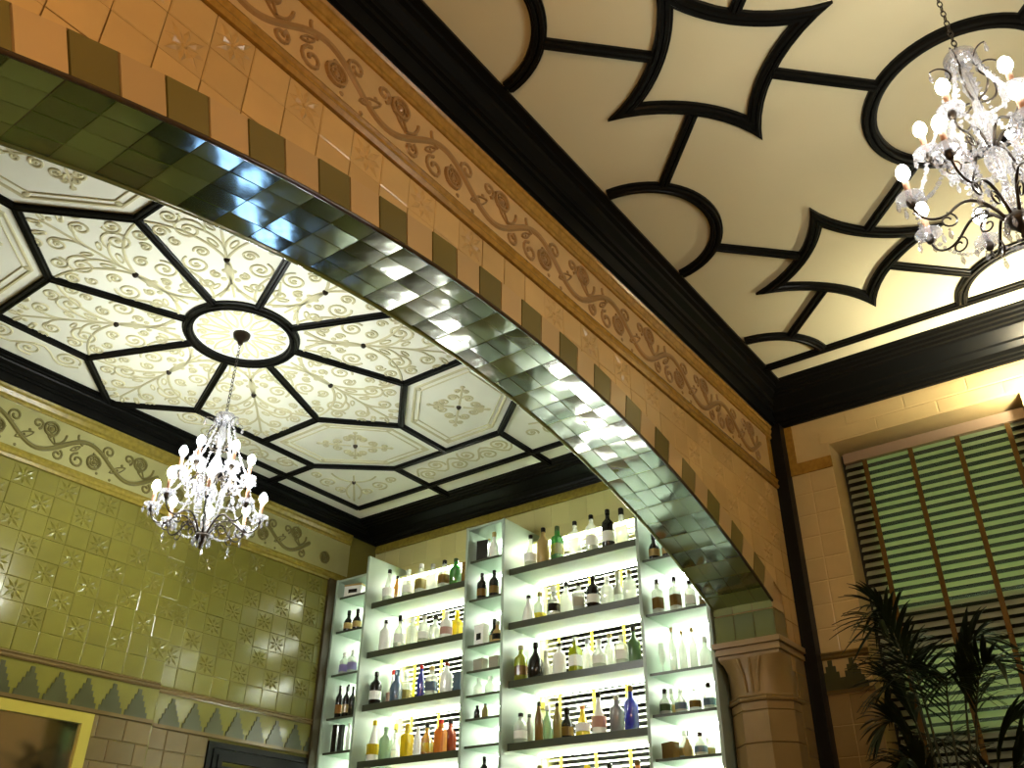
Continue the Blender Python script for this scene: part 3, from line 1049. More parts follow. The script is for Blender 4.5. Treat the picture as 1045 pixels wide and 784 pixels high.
# centre disc
o = MB().poly(arc((0, 0), .47, 0, 2 * PI, 32)[:-1], -.008, .006, down).build('ceiling_panel', 'ceil_back', ceil_b, 'local', loc=W(HX, HY, ZB))
mb = MB()
for k in range(12):
    a = k * PI / 6
    relief_lines(mb, [[rot2(p, a) for p in bow((.12, 0), (.42, 0), .3)], [rot2(p, a) for p in bow((.12, 0), (.42, 0), -.3)]])
    volute(mb, rot2((.36, .09), a), .045, a, 1.2)
mb.build('relief', 'relief', o, 'local', loc=(0, 0, -.006 * S))

# hexagons
hexp = [(ca_, ca_), (cc_, ca_), (GX, GY), (GX, 0), (ct_, 0), (ca_, cb_)]
hc = (2.33, .80)


def shrink(pts, c, k):
    return [(c[0] + (p[0] - c[0]) * k, c[1] + (p[1] - c[1]) * k) for p in pts]


hx_me = {}
for sx in (1, -1):
    for sy in (1, -1):
        pl = [((p[0] - hc[0]) * sx, (p[1] - hc[1]) * sy) for p in hexp]
        o = MB().poly(pl, -.008, .006, down).build('ceiling_panel', 'ceil_back', ceil_b, 'local', loc=W(HX + hc[0] * sx, HY + hc[1] * sy, ZB))
        mb = MB()
        mb.sweep(shrink(pl, (0, 0), .80), line_prof(.035, .012), down, True)
        mb.sweep(shrink(pl, (0, 0), .70), line_prof(.014, .010), down, True)
        for p in pl:
            mb.dome((p[0] * .75, p[1] * .75), .035, .012, down, 6, 2)
        ang = -sx * sy * PI / 4
        for q in range(4):
            for e in (1, -1):
                rr = ang + q * PI / 2
                L = .34 if q % 2 == 0 else .24
                volute(mb, rot2((.17 if q % 2 else .2, e * .085), rr), .062, rr - e * PI / 2, e * 1.5)
                volute(mb, rot2((L, e * .045), rr), .035, rr - e * PI / 2, e * 1.3)
            relief_lines(mb, [[rot2(p, rr) for p in bow((.05, 0), (L + .08, 0), 0, 4)]])
            mb.dome(rot2((L + .09, 0), rr), .03, .012, down, 6, 2)
        mb.build('relief', 'relief', o, 'local', loc=(0, 0, -.006 * S))
        inst('boss', boss_me, o, (0, 0, -.004 * S))
        # corner pentagon
        c5 = (3.05, 1.55)
        p5 = [(cc_, ca_), (cc_, RY), (RX, RY), (RX, GY), (GX, GY)]
        pl = [((p[0] - c5[0]) * sx, (p[1] - c5[1]) * sy) for p in p5]
        o = MB().poly(pl, -.008, .006, down).build('ceiling_panel', 'ceil_back', ceil_b, 'local', loc=W(HX + c5[0] * sx, HY + c5[1] * sy, ZB))
        mb = MB()
        a5 = math.atan2(sy, sx)
        for e in (1, -1):
            volute(mb, rot2((.05, e * .32), a5), .12, a5, e * 1.5)
            volute(mb, rot2((.26, e * .18), a5), .09, a5, -e * 1.5)
            volute(mb, rot2((-.15, e * .48), a5), .08, a5, -e * 1.4)
            relief_lines(mb, [[rot2(p, a5) for p in bow((0, 0), (.52, e * .06), e * .25)], [rot2(p, a5) for p in bow((0, 0), (-.22, e * .28), -e * .3)]])
        relief_lines(mb, [[rot2(p, a5) for p in bow((-.2, 0), (.6, 0), 0, 4)]])
        mb.build('relief', 'relief', o, 'local', loc=(0, 0, -.006 * S))
        inst('boss', boss_me, o, (0, 0, -.004 * S))
        # strip towards the side walls
        c4 = (1.6, 1.86)
        p4 = [(cb_, ca_), (cc_, ca_), (cc_, RY), (.2, RY)]
        pl = [((p[0] - c4[0]) * sx, (p[1] - c4[1]) * sy) for p in p4]
        o = MB().poly(pl, -.008, .006, down).build('ceiling_panel', 'ceil_back', ceil_b, 'local', loc=W(HX + c4[0] * sx, HY + c4[1] * sy, ZB))
        mb = MB()
        for i, xx in enumerate((-.85, -.5, -.15, .2, .55)):
            volute(mb, (xx * sx, .05 * (1 if i % 2 else -1)), .13, i, 1.6 * (1 if i % 2 else -1))
        relief_lines(mb, [[((-1.0 + 1.7 * i / 20) * sx, .10 * math.sin(i * .9)) for i in range(21)]])
        mb.build('relief', 'relief', o, 'local', loc=(0, 0, -.006 * S))
    # rectangle towards the end walls
    c4 = ((GX + RX) / 2, 0)
    hw, hh = (RX - GX) / 2, GY
    o = MB().poly([(-hw, -hh), (hw, -hh), (hw, hh), (-hw, hh)], -.008, .006, down).build('ceiling_panel', 'ceil_back', ceil_b, 'local', loc=W(HX + c4[0] * sx, HY, ZB))
    mb = MB()
    for i, yy in enumerate((-.6, -.36, -.12, .12, .36, .6)):
        volute(mb, (.07 * (1 if i % 2 else -1), yy), .12, i * 1.3, 1.6 * (1 if i % 2 else -1))
    relief_lines(mb, [[(.12 * math.sin(i * .8), -.75 + 1.5 * i / 24) for i in range(25)]])
    mb.build('relief', 'relief', o, 'local', loc=(0, 0, -.006 * S))

# ---------------------------------------------------------------- pier with capital on each side of the arch
OA = .295


def ring8(c, ap, z, sq):
    """16-point ring between a regular octagon (sq=0) and a square (sq=1)"""
    pts = []
    for k in range(16):
        a = 2 * PI * k / 16
        ro = ap / max(math.cos(((a + PI / 8) % (PI / 4)) - PI / 8), .01)
        rs = ap / max(abs(math.cos(a)), abs(math.sin(a)))
        r = ro + (rs - ro) * sq
        pts.append((c[0] + r * math.cos(a), c[1] + r * math.sin(a), z))
    return pts


for sx, lab in ((1, 'octagonal tiled pier carrying the right end of the arch'), (-1, 'octagonal tiled pier carrying the left end of the arch')):
    pc = (ACX + sx * (JX + OA + .0), (YA + YB) / 2)
    pier = struct(inst('wall_pier', None, None, W(pc[0], pc[1], FL)), lab, 'pier')
    z = FL
    drums = []
    while z < 1.76:
        z2 = min(z + .272, 1.76)
        drums.append((z, z2))
        z = z2
    for z, z2 in drums:
        mb = MB()
        rings = [ring8((0, 0), OA - .006, z - FL + .002, 0), ring8((0, 0), OA, z - FL + .008, 0), ring8((0, 0), OA, z2 - FL - .008, 0), ring8((0, 0), OA - .006, z2 - FL - .002, 0)]
        vs = [p for r in rings for p in r]
        mb.add(vs, [(i * 16 + c, i * 16 + (c + 1) % 16, (i + 1) * 16 + (c + 1) % 16, (i + 1) * 16 + c) for i in range(3) for c in range(16)])
        mb.build('drum', 'tile_shaft', pier, 'local')
    for z, r in ((1.775, .018), (1.805, .012)):
        mb = MB()
        mb.tube([(p[0], p[1], z - FL) for p in ring8((0, 0), OA + .004, 0, 0)] + [(ring8((0, 0), OA + .004, 0, 0)[0][0], ring8((0, 0), OA + .004, 0, 0)[0][1], z - FL)], r, 6)
        mb.build('neck_ring', 'tile_shaft', pier, 'local')
    mb = MB()
    rings = []
    for i in range(9):
        t = i / 8
        rings.append(ring8((0, 0), OA - .012 + .012 * t, 1.79 + .36 * t - FL, t ** 3))
    mb.add([p for r in rings for p in r], [(i * 16 + c, i * 16 + (c + 1) % 16, (i + 1) * 16 + (c + 1) % 16, (i + 1) * 16 + c) for i in range(8) for c in range(16)])
    mb.build('capital_bell', 'tile_shaft', pier, 'local', True)
    for dy in (-.07, 0, .07):
        MB().tube([(-sx * (OA - .01), dy * .8, 1.84 - FL), (-sx * (OA + .004), dy, 2.0 - FL), (-sx * (OA + .006), dy * 1.5, 2.14 - FL)], .012, 6).build('capital_rib', 'tile_shaft', pier, 'local')
    for z0, z1, e in ((2.15, 2.185, .0), (2.185, 2.225, .02), (2.225, 2.25, .012), (2.25, 2.30, .035)):
        x0, x1 = -OA - e, OA + e
        if sx > 0:
            x1 = OA + .11
        else:
            x0 = -OA - .11
        MB().box(x0, x1, -OA - e, OA + e, z0 - FL, z1 - FL).build('abacus', 'tile_shaft', pier, 'local')

# ---------------------------------------------------------------- bottle shelving
UX, SXF, SXB = 8.0, 8.10, 8.66
sh = thing('bottle_shelving', 'tall pale green lit shelving full of bottles behind the bar', 'shelving', W(8.4, 6.3, FL))
SC = (8.4, 6.3, FL)


def sbox(x0, x1, y0, y1, z0, z1, name, key, parent=None):
    return MB().box(x0 - SC[0], x1 - SC[0], y0 - SC[1], y1 - SC[1], z0 - SC[2], z1 - SC[2]).build(name, key, parent or sh, 'local')


UZ0, UZ1 = -.35, 4.20
for y, zt in ((8.93, 3.98), (8.37, UZ1), (6.69, UZ1), (6.14, UZ1), (4.36, UZ1), (3.63, UZ1)):
    sbox(UX, XR - .005, y, y + .035, UZ0, zt, 'upright', 'shelf_metal')
sbox(UX - .05, XR - .005, 3.63, 8.96, FL, UZ0, 'counter_cabinet', 'counter')
BAYZ = (3.588, 2.955, 2.315, 1.67, 1.03, .39)
BAYS = {'left': (6.725, 8.37), 'right': (4.395, 6.14)}
NARROW = {'left narrow': (8.405, 8.93, (3.745, 3.288, 2.737, 2.21, 1.808, 1.40, .95, .5)), 'middle narrow': (6.175, 6.69, (3.78, 3.306, 2.77, 2.482, 2.218, 1.967, 1.685, 1.30, .9, .45)),
          'right narrow': (3.665, 4.36, (3.31, 2.733, 2.15, 1.761, 1.367, .95, .5))}
for b, (y0, y1) in BAYS.items():
    for z in BAYZ:
        s_ = sbox(SXF + .012, SXB, y0 + .004, y1 - .004, z - .06, z, 'shelf', 'shelf_metal')
        e_ = sbox(SXF, SXF + .0118, y0 + .004, y1 - .004, z - .074, z + .002, 'shelf_edge', 'shelf_edge')
        sbox(8.60, 8.64, y0 + .05, y1 - .05, z - .075, z - .0605, 'light_strip', 'led')
    for z in (UZ0, .39):
        sbox(8.60, 8.655, y0 + .05, y1 - .05, z + .001, z + .02, 'light_strip', 'led')
    sbox(SXB + .002, SXB + .03, y0 + .004, y1 - .004, UZ0, 1.20, 'back_panel', 'white_panel')
    sbox(8.60, 8.64, y0 + .05, y1 - .05, 4.03, 4.05, 'light_strip', 'led')
    sbox(8.58, XR - .006, y0 + .004, y1 - .004, 4.051, 4.08, 'pelmet', 'tile_cream')
for b, (y0, y1, zs) in NARROW.items():
    zt = 3.975 if b.startswith('left') else UZ1
    for z in zs:
        sbox(SXF - .04, SXB, y0 + .003, y1 - .003, z - .022, z, 'shelf', 'shelf_metal')
        sbox(SXF - .05, SXF - .0402, y0 + .003, y1 - .003, z - .024, z + .001, 'shelf_edge', 'shelf_edge')
        sbox(8.58, 8.63, y0 + .04, y1 - .04, z - .036, z - .0225, 'light_strip', 'led')
    sbox(UX + .01, SXB + .03, y0 + .003, y1 - .003, zt - .03, zt, 'top_panel', 'shelf_metal')
    sbox(8.58, 8.63, y0 + .04, y1 - .04, zt - .045, zt - .0305, 'light_strip', 'led')
    sbox(SXB + .002, SXB + .03, y0 + .003, y1 - .003, UZ0, zt - .035, 'back_panel', 'white_panel')

# ---- bottles
GL = {}


def gmat(cname):
    if cname not in GL:
        pal = {'clear': (.90, .92, .86), 'green': (.06, .30, .05), 'dark green': (.05, .09, .03), 'black': (.012, .010, .008), 'brown': (.16, .09, .02), 'amber': (.62, .33, .02), 'yellow': (.85, .68, .03),
               'lime': (.48, .52, .03), 'blue': (.025, .03, .42), 'steel blue': (.16, .24, .36), 'white': (.92, .92, .88), 'pink': (.85, .55, .50), 'orange': (.75, .28, .05), 'red': (.55, .03, .03),
               'dark red': (.22, .03, .01), 'grey': (.36, .34, .27), 'sea green': (.45, .58, .42), 'lilac': (.33, .31, .34), 'tan': (.45, .32, .12), 'purple': (.25, .2, .45), 'olive': (.22, .17, .05)}
        c = pal[cname]
        if cname in ('clear', 'sea green'):
            GL[cname] = crystal(cname.replace(' ', '_') + '_glass', c, .5, .05)
        elif cname in ('yellow', 'amber', 'lime', 'blue', 'orange', 'green', 'lilac', 'steel blue', 'pink'):
            GL[cname] = crystal(cname.replace(' ', '_') + '_glass', c, .25, .05)
        else:
            GL[cname] = mat(cname.replace(' ', '_') + '_glass', c, .15, .5)
    return GL[cname]


ORD = ('first', 'second', 'third', 'fourth', 'fifth', 'sixth', 'seventh', 'eighth', 'ninth', 'tenth', 'eleventh', 'twelfth')


def bottle(x, y, z, h, r, shape, colour, cap, lab, label, group):
    """h, r in u; parts body, cap, label in metres"""
    b = thing('bottle', label, 'bottle', W(x, y, z), (0, 0, random.uniform(-.4, .4)), group)
    H, R = h * S, r * S
    sq = shape in ('square', 'box')
    if shape == 'box':
        MB().box(-R * .6, R * .6, -R, R, 0, H * .86).build('body', gmat(colour), b, 'm')
        MB().box(-R * .62, R * .62, -R * 1.01, R * 1.01, H * .86, H).build('lid', gmat(cap), b, 'm')
        if lab:
            MB().box(-R * .625, R * .625, -R * .5, R * .5, H * .3, H * .6).build('label', gmat(lab), b, 'm')
        return b
    if shape == 'bordeaux':
        pr = [(R * .9, 0), (R, H * .02), (R, H * .58), (R * .9, H * .66), (R * .5, H * .73), (R * .34, H * .78), (R * .32, H * .92)]
    elif shape == 'cognac':
        pr = [(R * .85, 0), (R * 1.15, H * .06), (R * 1.2, H * .3), (R * 1.0, H * .52), (R * .55, H * .66), (R * .33, H * .74), (R * .32, H * .9)]
    elif shape == 'slim':
        pr = [(R * .7, 0), (R * .75, H * .02), (R * .75, H * .55), (R * .6, H * .66), (R * .35, H * .8), (R * .3, H * .93)]
    elif shape == 'cone':
        pr = [(R * 1.0, 0), (R * 1.05, H * .03), (R * .85, H * .35), (R * .45, H * .65), (R * .3, H * .78), (R * .3, H * .92)]
    elif shape == 'square':
        pr = [(R * .82, 0), (R * .86, H * .02), (R * .86, H * .64), (R * .7, H * .7), (R * .36, H * .74), (R * .34, H * .9)]
    elif shape == 'flute':
        pr = [(R * .5, 0), (R * .55, H * .01), (R * .1, H * .05), (R * .1, H * .3), (R * .5, H * .45), (R * .62, H * .7), (R * .5, H)]
    elif shape == 'flask':
        pr = [(R * .95, 0), (R, H * .02), (R, H * .45), (R * .85, H * .55), (R * .4, H * .68), (R * .36, H * .86)]
    else:
        pr = [(R * .8, 0), (R * .95, H * .02), (R * 1.02, H * .5), (R * .95, H * .62), (R * .45, H * .74), (R * .36, H * .8), (R * .34, H * .92)]
    MB().lathe(pr, 14 if not sq else 16, square=sq).build('body', gmat(colour), b, 'm', not sq)
    if shape != 'flute' and cap:
        zc = pr[-1][1]
        rc = pr[-1][0] * 1.2
        MB().lathe([(rc, zc - H * .04), (rc, H * .985), (rc * .8, H)], 10).build('cap', gmat(cap), b, 'm', False)
    if lab:
        if sq:
            MB().lathe([(R * .875, H * .18), (R * .875, H * .48)], 16, square=True).build('label', gmat(lab), b, 'm')
        else:
            rl = max(p[0] for p in pr) * 1.012
            MB().lathe([(rl, H * .17), (rl, H * .42)], 14).build('label', gmat(lab), b, 'm', False)
    return b


# each row: base pixel x, y, top pixel x, y, shape, glass, cap, label
SHELVES = {
    ('left', 0): [(396, 606, 399, 581, 'cone', 'clear', 'black', 'white'), (404.5, 606, 407, 587.6, 'slim', 'amber', 'black', None), (416, 601, 422, 580, 'bordeaux', 'clear', 'clear', 'white'),
                  (429, 598, 432, 575, 'square', 'clear', 'white', 'olive'), (441, 595, 444, 575, 'bordeaux', 'clear', 'grey', None), (453, 592, 455, 571.5, 'square', 'clear', 'black', 'brown'),
                  (464.7, 591, 465.5, 570, 'bordeaux', 'green', 'dark green', None), (473.5, 588, 473.5, 574, 'flask', 'brown', 'brown', None)],
    ('left', 1): [(392, 664, 393.5, 633, 'bordeaux', 'white', 'black', 'white'), (407, 660, 410, 628, 'flask', 'clear', 'black', 'white'), (420, 657, 422, 631, 'square', 'clear', 'white', None),
                  (432, 654, 434, 628, 'bordeaux', 'clear', 'grey', 'white'), (443.5, 652, 444.5, 628, 'flask', 'clear', 'black', None), (455, 649, 456.5, 624, 'bordeaux', 'white', 'white', 'pink'),
                  (466, 646, 467, 623, 'square', 'yellow', 'yellow', None)],
    ('left', 2): [(377, 715, 380, 686.5, 'bordeaux', 'black', 'black', 'white'), (391, 713, 391.6, 686, 'cone', 'white', 'red', 'pink'), (404, 709, 404.5, 684, 'flask', 'steel blue', 'steel blue', None),
                  (413.4, 708, 416, 685, 'square', 'clear', 'white', 'olive'), (429, 707, 430, 679, 'slim', 'blue', 'red', None), (440, 705, 441, 680, 'square', 'clear', 'tan', 'steel blue'),
                  (455, 703, 455, 676, 'bordeaux', 'white', 'dark red', 'white'), (468, 701, 468.5, 687, 'box', 'steel blue', 'steel blue', None)],
    ('left', 3): [(380, 772, 379, 736, 'cone', 'white', 'yellow', 'yellow'), (392.5, 770, 393, 742, 'bordeaux', 'sea green', 'sea green', None), (403, 769, 404, 748, 'flask', 'clear', 'white', 'white'),
                  (414.5, 768, 415, 739, 'square', 'yellow', 'yellow', None), (425.5, 766, 428, 741, 'slim', 'white', 'white', None), (435, 765, 435.5, 738, 'cognac', 'amber', 'black', 'yellow'),
                  (449, 763, 450, 734, 'square', 'orange', 'red', None), (459, 761, 458, 734, 'bordeaux', 'dark red', 'black', None)],
    ('left', 4): [(404, 836, 405, 806, 'bordeaux', 'brown', 'black', None), (440, 832, 440, 802, 'square', 'clear', 'white', None)],
    ('right', 0): [(541.6, 574, 542, 546, 'cone', 'clear', 'black', 'white'), (554.5, 570, 555, 538.5, 'bordeaux', 'tan', 'black', None), (568.8, 565, 568.6, 537, 'square', 'green', 'dark green', 'lime'),
                   (587, 560, 586.5, 532, 'bordeaux', 'clear', 'black', None), (604, 556, 604.7, 525, 'bordeaux', 'clear', 'black', 'white'), (621, 552, 619.4, 520, 'bordeaux', 'black', 'black', 'white'),
                   (635, 548, 632.4, 519, 'flask', 'clear', 'black', None)],
    ('right', 1): [(539.4, 631, 538, 608, 'cone', 'white', 'black', None), (551, 627, 552, 604, 'bordeaux', 'clear', 'olive', 'yellow'), (565, 624, 564.5, 598.6, 'flask', 'clear', 'white', 'black'),
                   (578, 621, 579, 594, 'bordeaux', 'clear', 'black', None), (591, 618, 592, 594, 'square', 'clear', 'black', 'grey'), (605.5, 616, 604, 588, 'bordeaux', 'black', 'black', 'white'),
                   (620, 612, 621, 588, 'bordeaux', 'clear', 'white', None), (631.5, 610, 631, 583, 'flask', 'grey', 'grey', 'white'), (643, 607, 642, 582, 'bordeaux', 'clear', 'olive', None)],
    ('right', 2): [(530, 692, 531, 659, 'bordeaux', 'lime', 'olive', 'brown'), (546.6, 690, 545, 656, 'cognac', 'black', 'black', None), (557.4, 687, 557.5, 664, 'flask', 'grey', 'grey', None),
                   (571, 684, 572, 656, 'bordeaux', 'white', 'black', 'white'), (587.5, 681, 587.5, 650, 'square', 'lime', 'clear', 'white'), (600, 679, 601, 652, 'bordeaux', 'clear', 'lilac', None),
                   (611.5, 677, 612, 652, 'flask', 'clear', 'white', 'white'), (623, 675, 623, 646, 'bordeaux', 'clear', 'olive', None), (635, 673, 634, 648, 'square', 'clear', 'white', 'white'),
                   (647.8, 671, 646.4, 639, 'bordeaux', 'dark green', 'black', None)],
    ('right', 3): [(528, 756, 529, 728, 'bordeaux', 'clear', 'black', 'white'), (538.5, 755, 538, 729, 'slim', 'grey', 'black', None), (550, 752, 551, 716, 'slim', 'brown', 'black', None),
                   (559, 752, 557, 720, 'cognac', 'sea green', 'white', None), (569, 751, 568, 717, 'slim', 'olive', 'black', None), (579, 750, 577, 722, 'flask', 'black', 'black', 'brown'),
                   (595, 748, 594, 720, 'cone', 'yellow', 'orange', 'white'), (611.7, 745, 609.6, 707, 'cone', 'white', 'black', 'pink'), (630, 743, 629, 710, 'bordeaux', 'lilac', 'grey', None),
                   (645, 741, 642, 700, 'bordeaux', 'blue', 'brown', None)],
    ('right', 4): [(536, 817, 535, 788, 'bordeaux', 'clear', 'black', None), (551, 815, 550.7, 781, 'bordeaux', 'brown', 'olive', None), (600, 810, 599, 781, 'flask', 'yellow', 'yellow', None),
                   (623, 808, 622.6, 779, 'bordeaux', 'clear', 'black', None), (652, 804, 651, 776, 'bordeaux', 'orange', 'brown', None)],
}
SHN = ('top', 'second', 'third', 'fourth', 'fifth')
LOOK = {'clear': 'clear glass', 'white': 'frosted white', 'lime': 'yellow green', 'sea green': 'pale sea green', 'lilac': 'smoky lilac'}
for (bay, row), lst in SHELVES.items():
    y0, y1 = BAYS[bay]
    put = []
    for i, (bx, by, tx, ty, shp, col, cap, lab) in enumerate(lst):
        z = BAYZ[row]
        r = {'slim': .060, 'box': .06}.get(shp, .074)
        for bxp in (8.22, 8.38, 8.52):
            p, t = onx(bx, by, bxp), onx(tx, ty, bxp)
            yy = min(max(p.y, y0 + .09), y1 - .09)
            if all(math.hypot(bxp - q[0], yy - q[1]) > (r + q[2]) * 1.16 for q in put):
                break
        put.append((bxp, yy, r))
        h = max(.20, t.z - z - .005)
        l_ = '%s %s with %s cap, %s from left, %s shelf, %s wide bay' % (LOOK.get(col, col), 'box' if shp == 'box' else 'bottle', cap, ORD[i], SHN[row], bay)
        bottle(bxp, yy, z + .001, h, r, shp, col, cap, lab, l_, 'bottles on the wide shelves')

NB = {
    ('middle narrow', 3.78): [(481, 571, 481, 556, 'box', 'black', 'black', None), (491, 571, 490, 549, 'slim', 'tan', 'tan', None), (502, 567, 501, 543, 'flask', 'white', 'tan', None)],
    ('middle narrow', 3.306): [(491.5, 610, 492, 585, 'bordeaux', 'black', 'black', 'brown'), (504, 607, 504.5, 582, 'bordeaux', 'black', 'black', 'brown')],
    ('middle narrow', 2.77): [(483, 658, 483, 640, 'box', 'white', 'white', 'black'), (497, 655, 497.5, 633, 'flask', 'black', 'black', 'tan'), (507.5, 653, 508, 634, 'flask', 'tan', 'grey', 'black')],
    ('middle narrow', 2.482): [(490, 684, 490, 673, 'box', 'grey', 'grey', None), (506, 680, 506, 670, 'box', 'grey', 'grey', None)],
    ('middle narrow', 2.218): [(483, 708, 484, 692, 'flask', 'clear', 'clear', None), (500, 705, 500, 690, 'flask', 'clear', 'white', None)],
    ('middle narrow', 1.967): [(480.4, 733, 480.4, 721, 'slim', 'black', 'black', None), (495, 731, 495.5, 718, 'slim', 'olive', 'black', None)],
    ('middle narrow', 1.30): [(494, 796, 496, 772, 'cognac', 'black', 'black', 'white')],
    ('left narrow', 3.745): [(357, 607, 358, 583, 'box', 'white', 'tan', 'black')],
    ('left narrow', 3.288): [(353, 642, 353.5, 624, 'flask', 'black', 'black', 'tan'), (364, 640, 364, 622, 'flask', 'black', 'black', 'tan')],
    ('left narrow', 2.737): [(344.5, 688, 345, 668, 'square', 'clear', 'white', 'purple'), (357, 685, 358, 664, 'square', 'clear', 'white', 'purple')],
    ('left narrow', 2.21): [(332, 734, 335, 702, 'bordeaux', 'black', 'black', 'orange'), (341, 733, 343, 701, 'bordeaux', 'black', 'black', 'amber'), (350, 732, 351, 701, 'bordeaux', 'black', 'black', 'tan'), (358, 731, 359, 701, 'bordeaux', 'black', 'black', None)],
    ('left narrow', 1.808): [(330, 769, 331, 740, 'box', 'black', 'black', None), (339.5, 768, 341, 737, 'slim', 'white', 'white', None), (346.5, 767, 347, 740, 'box', 'black', 'black', None), (354, 766, 355.5, 735, 'slim', 'white', 'white', None)],
    ('right narrow', 3.31): [(663, 569, 662, 546, 'flask', 'black', 'black', 'tan'), (679, 565, 678, 546, 'flask', 'black', 'black', 'tan')],
    ('right narrow', 2.733): [(667, 624, 666.5, 592, 'square', 'clear', 'black', 'brown'), (690, 619, 689, 588, 'square', 'clear', 'black', 'brown'), (705, 616, 704.5, 592, 'square', 'clear', 'black', 'white'), (715, 614, 714, 592, 'square', 'clear', 'grey', 'brown')],
    ('right narrow', 2.15): [(673, 685, 672.5, 657, 'flute', 'clear', None, None), (683, 684, 681, 641, 'slim', 'clear', 'tan', None), (693, 682, 690, 644, 'slim', 'clear', 'tan', None), (706, 680, 706, 640, 'slim', 'clear', 'olive', None), (716, 679, 716, 650, 'flask', 'clear', 'white', None)],
    ('right narrow', 1.761): [(671.6, 727, 671.5, 704, 'flask', 'clear', 'black', 'dark green'), (683.6, 725, 682, 703, 'flask', 'clear', 'clear', 'tan'), (695.6, 723, 694.5, 702, 'flask', 'clear', 'clear', 'steel blue'), (707, 722, 705.5, 700, 'flask', 'clear', 'clear', 'brown'), (719, 720, 718, 697, 'flask', 'clear', 'black', 'steel blue')],
    ('right narrow', 1.367): [(664, 775, 664, 760, 'box', 'brown', 'brown', None), (676, 774, 676.5, 748, 'flask', 'clear', 'clear', 'tan'), (692.5, 773, 691.5, 746, 'flask', 'clear', 'black', 'tan'), (703, 772, 702, 752, 'slim', 'tan', 'clear', None), (713, 771, 713, 747, 'flask', 'clear', 'black', 'steel blue'), (724, 770, 724, 752, 'square', 'clear', 'clear', 'olive')],
}
cellno = {}
for (colm, z), lst in NB.items():
    y0, y1, zs = NARROW[colm]
    nth = zs.index(z)
    put = []
    for i, (bx, by, tx, ty, shp, col, cap, lab) in enumerate(lst):
        r = {'box': .075, 'slim': .048, 'flute': .06}.get(shp, .060)
        if colm == 'left narrow':
            r = {3.745: .13, 2.21: .045, 1.808: .034}.get(z, r)
        lim = min([q for q in list(zs) + [3.975 if colm.startswith('left') else UZ1] if q > z]) - z - .06
        for bxp, dy in ((8.17, 0), (8.17, -.03), (8.17, -.055), (8.31, 0), (8.31, -.05), (8.31, -.1), (8.31, -.15), (8.45, -.05), (8.45, -.14), (8.45, -.22)):
            p, t = onx(bx, by, bxp), onx(tx, ty, bxp)
            yy = min(max(p.y, y0 + r * 1.15 + .02), y1 - r * 1.15 - .02) + dy
            if yy < y0 + r * 1.15 + .01:
                continue
            re_ = r * {'square': 1.2, 'box': 1.05, 'cognac': 1.2, 'cone': 1.06}.get(shp, 1.02)
            if all(math.hypot(bxp - q[0], yy - q[1]) > re_ + q[2] + .006 for q in put):
                break
        put.append((bxp, yy, re_))
        h = min(max(.09, t.z - z - .005), lim)
        kindw = {'box': 'box', 'flute': 'flute glass'}.get(shp, 'bottle')
        l_ = '%s %s%s, %s from left, %s shelf down, %s column' % (LOOK.get(col, col), kindw, (' with %s top' % cap) if cap else '', ORD[i], ORD[nth], colm)
        bottle(bxp, yy, z + .001, h, r, shp, col, cap, lab, l_, 'bottles in the narrow columns')

# ---------------------------------------------------------------- chandeliers


def drop_mesh(n=6):
    mb = MB()
    mb.lathe([(.001, -.052), (.009, -.036), (.0065, -.018), (.001, -.012)], n)
    mb.lathe([(.001, -.011), (.0055, -.006), (.001, -.001)], n)
    return mb.mesh('crystal_drop', 'crystal', 'm')


DROP = drop_mesh()
BULBM = MB().lathe([(.009, 0), (.012, .006), (.023, .024), (.0245, .038), (.0215, .054), (.011, .070), (.001, .078)], 12).mesh('bulb', 'bulb', 'm', True)
BULBB = BULBM.copy()
BULBB.materials[0] = M['bulb_back']
CANDM = MB().lathe([(.0115, 0), (.0115, .088), (.009, .092)], 10).mesh('candle_sleeve', 'candle', 'm', True)
CUPM = MB().lathe([(.004, -.03), (.012, -.022), (.016, -.010), (.019, 0), (.015, .012), (.010, .016)], 12).mesh('candle_cup', 'metal', 'm', True)
DISHM = MB().lathe([(.010, -.004), (.030, -.001), (.048, .010), (.050, .014), (.030, .004), (.011, .001)], 16).mesh('glass_dish', 'crystal', 'm', True)


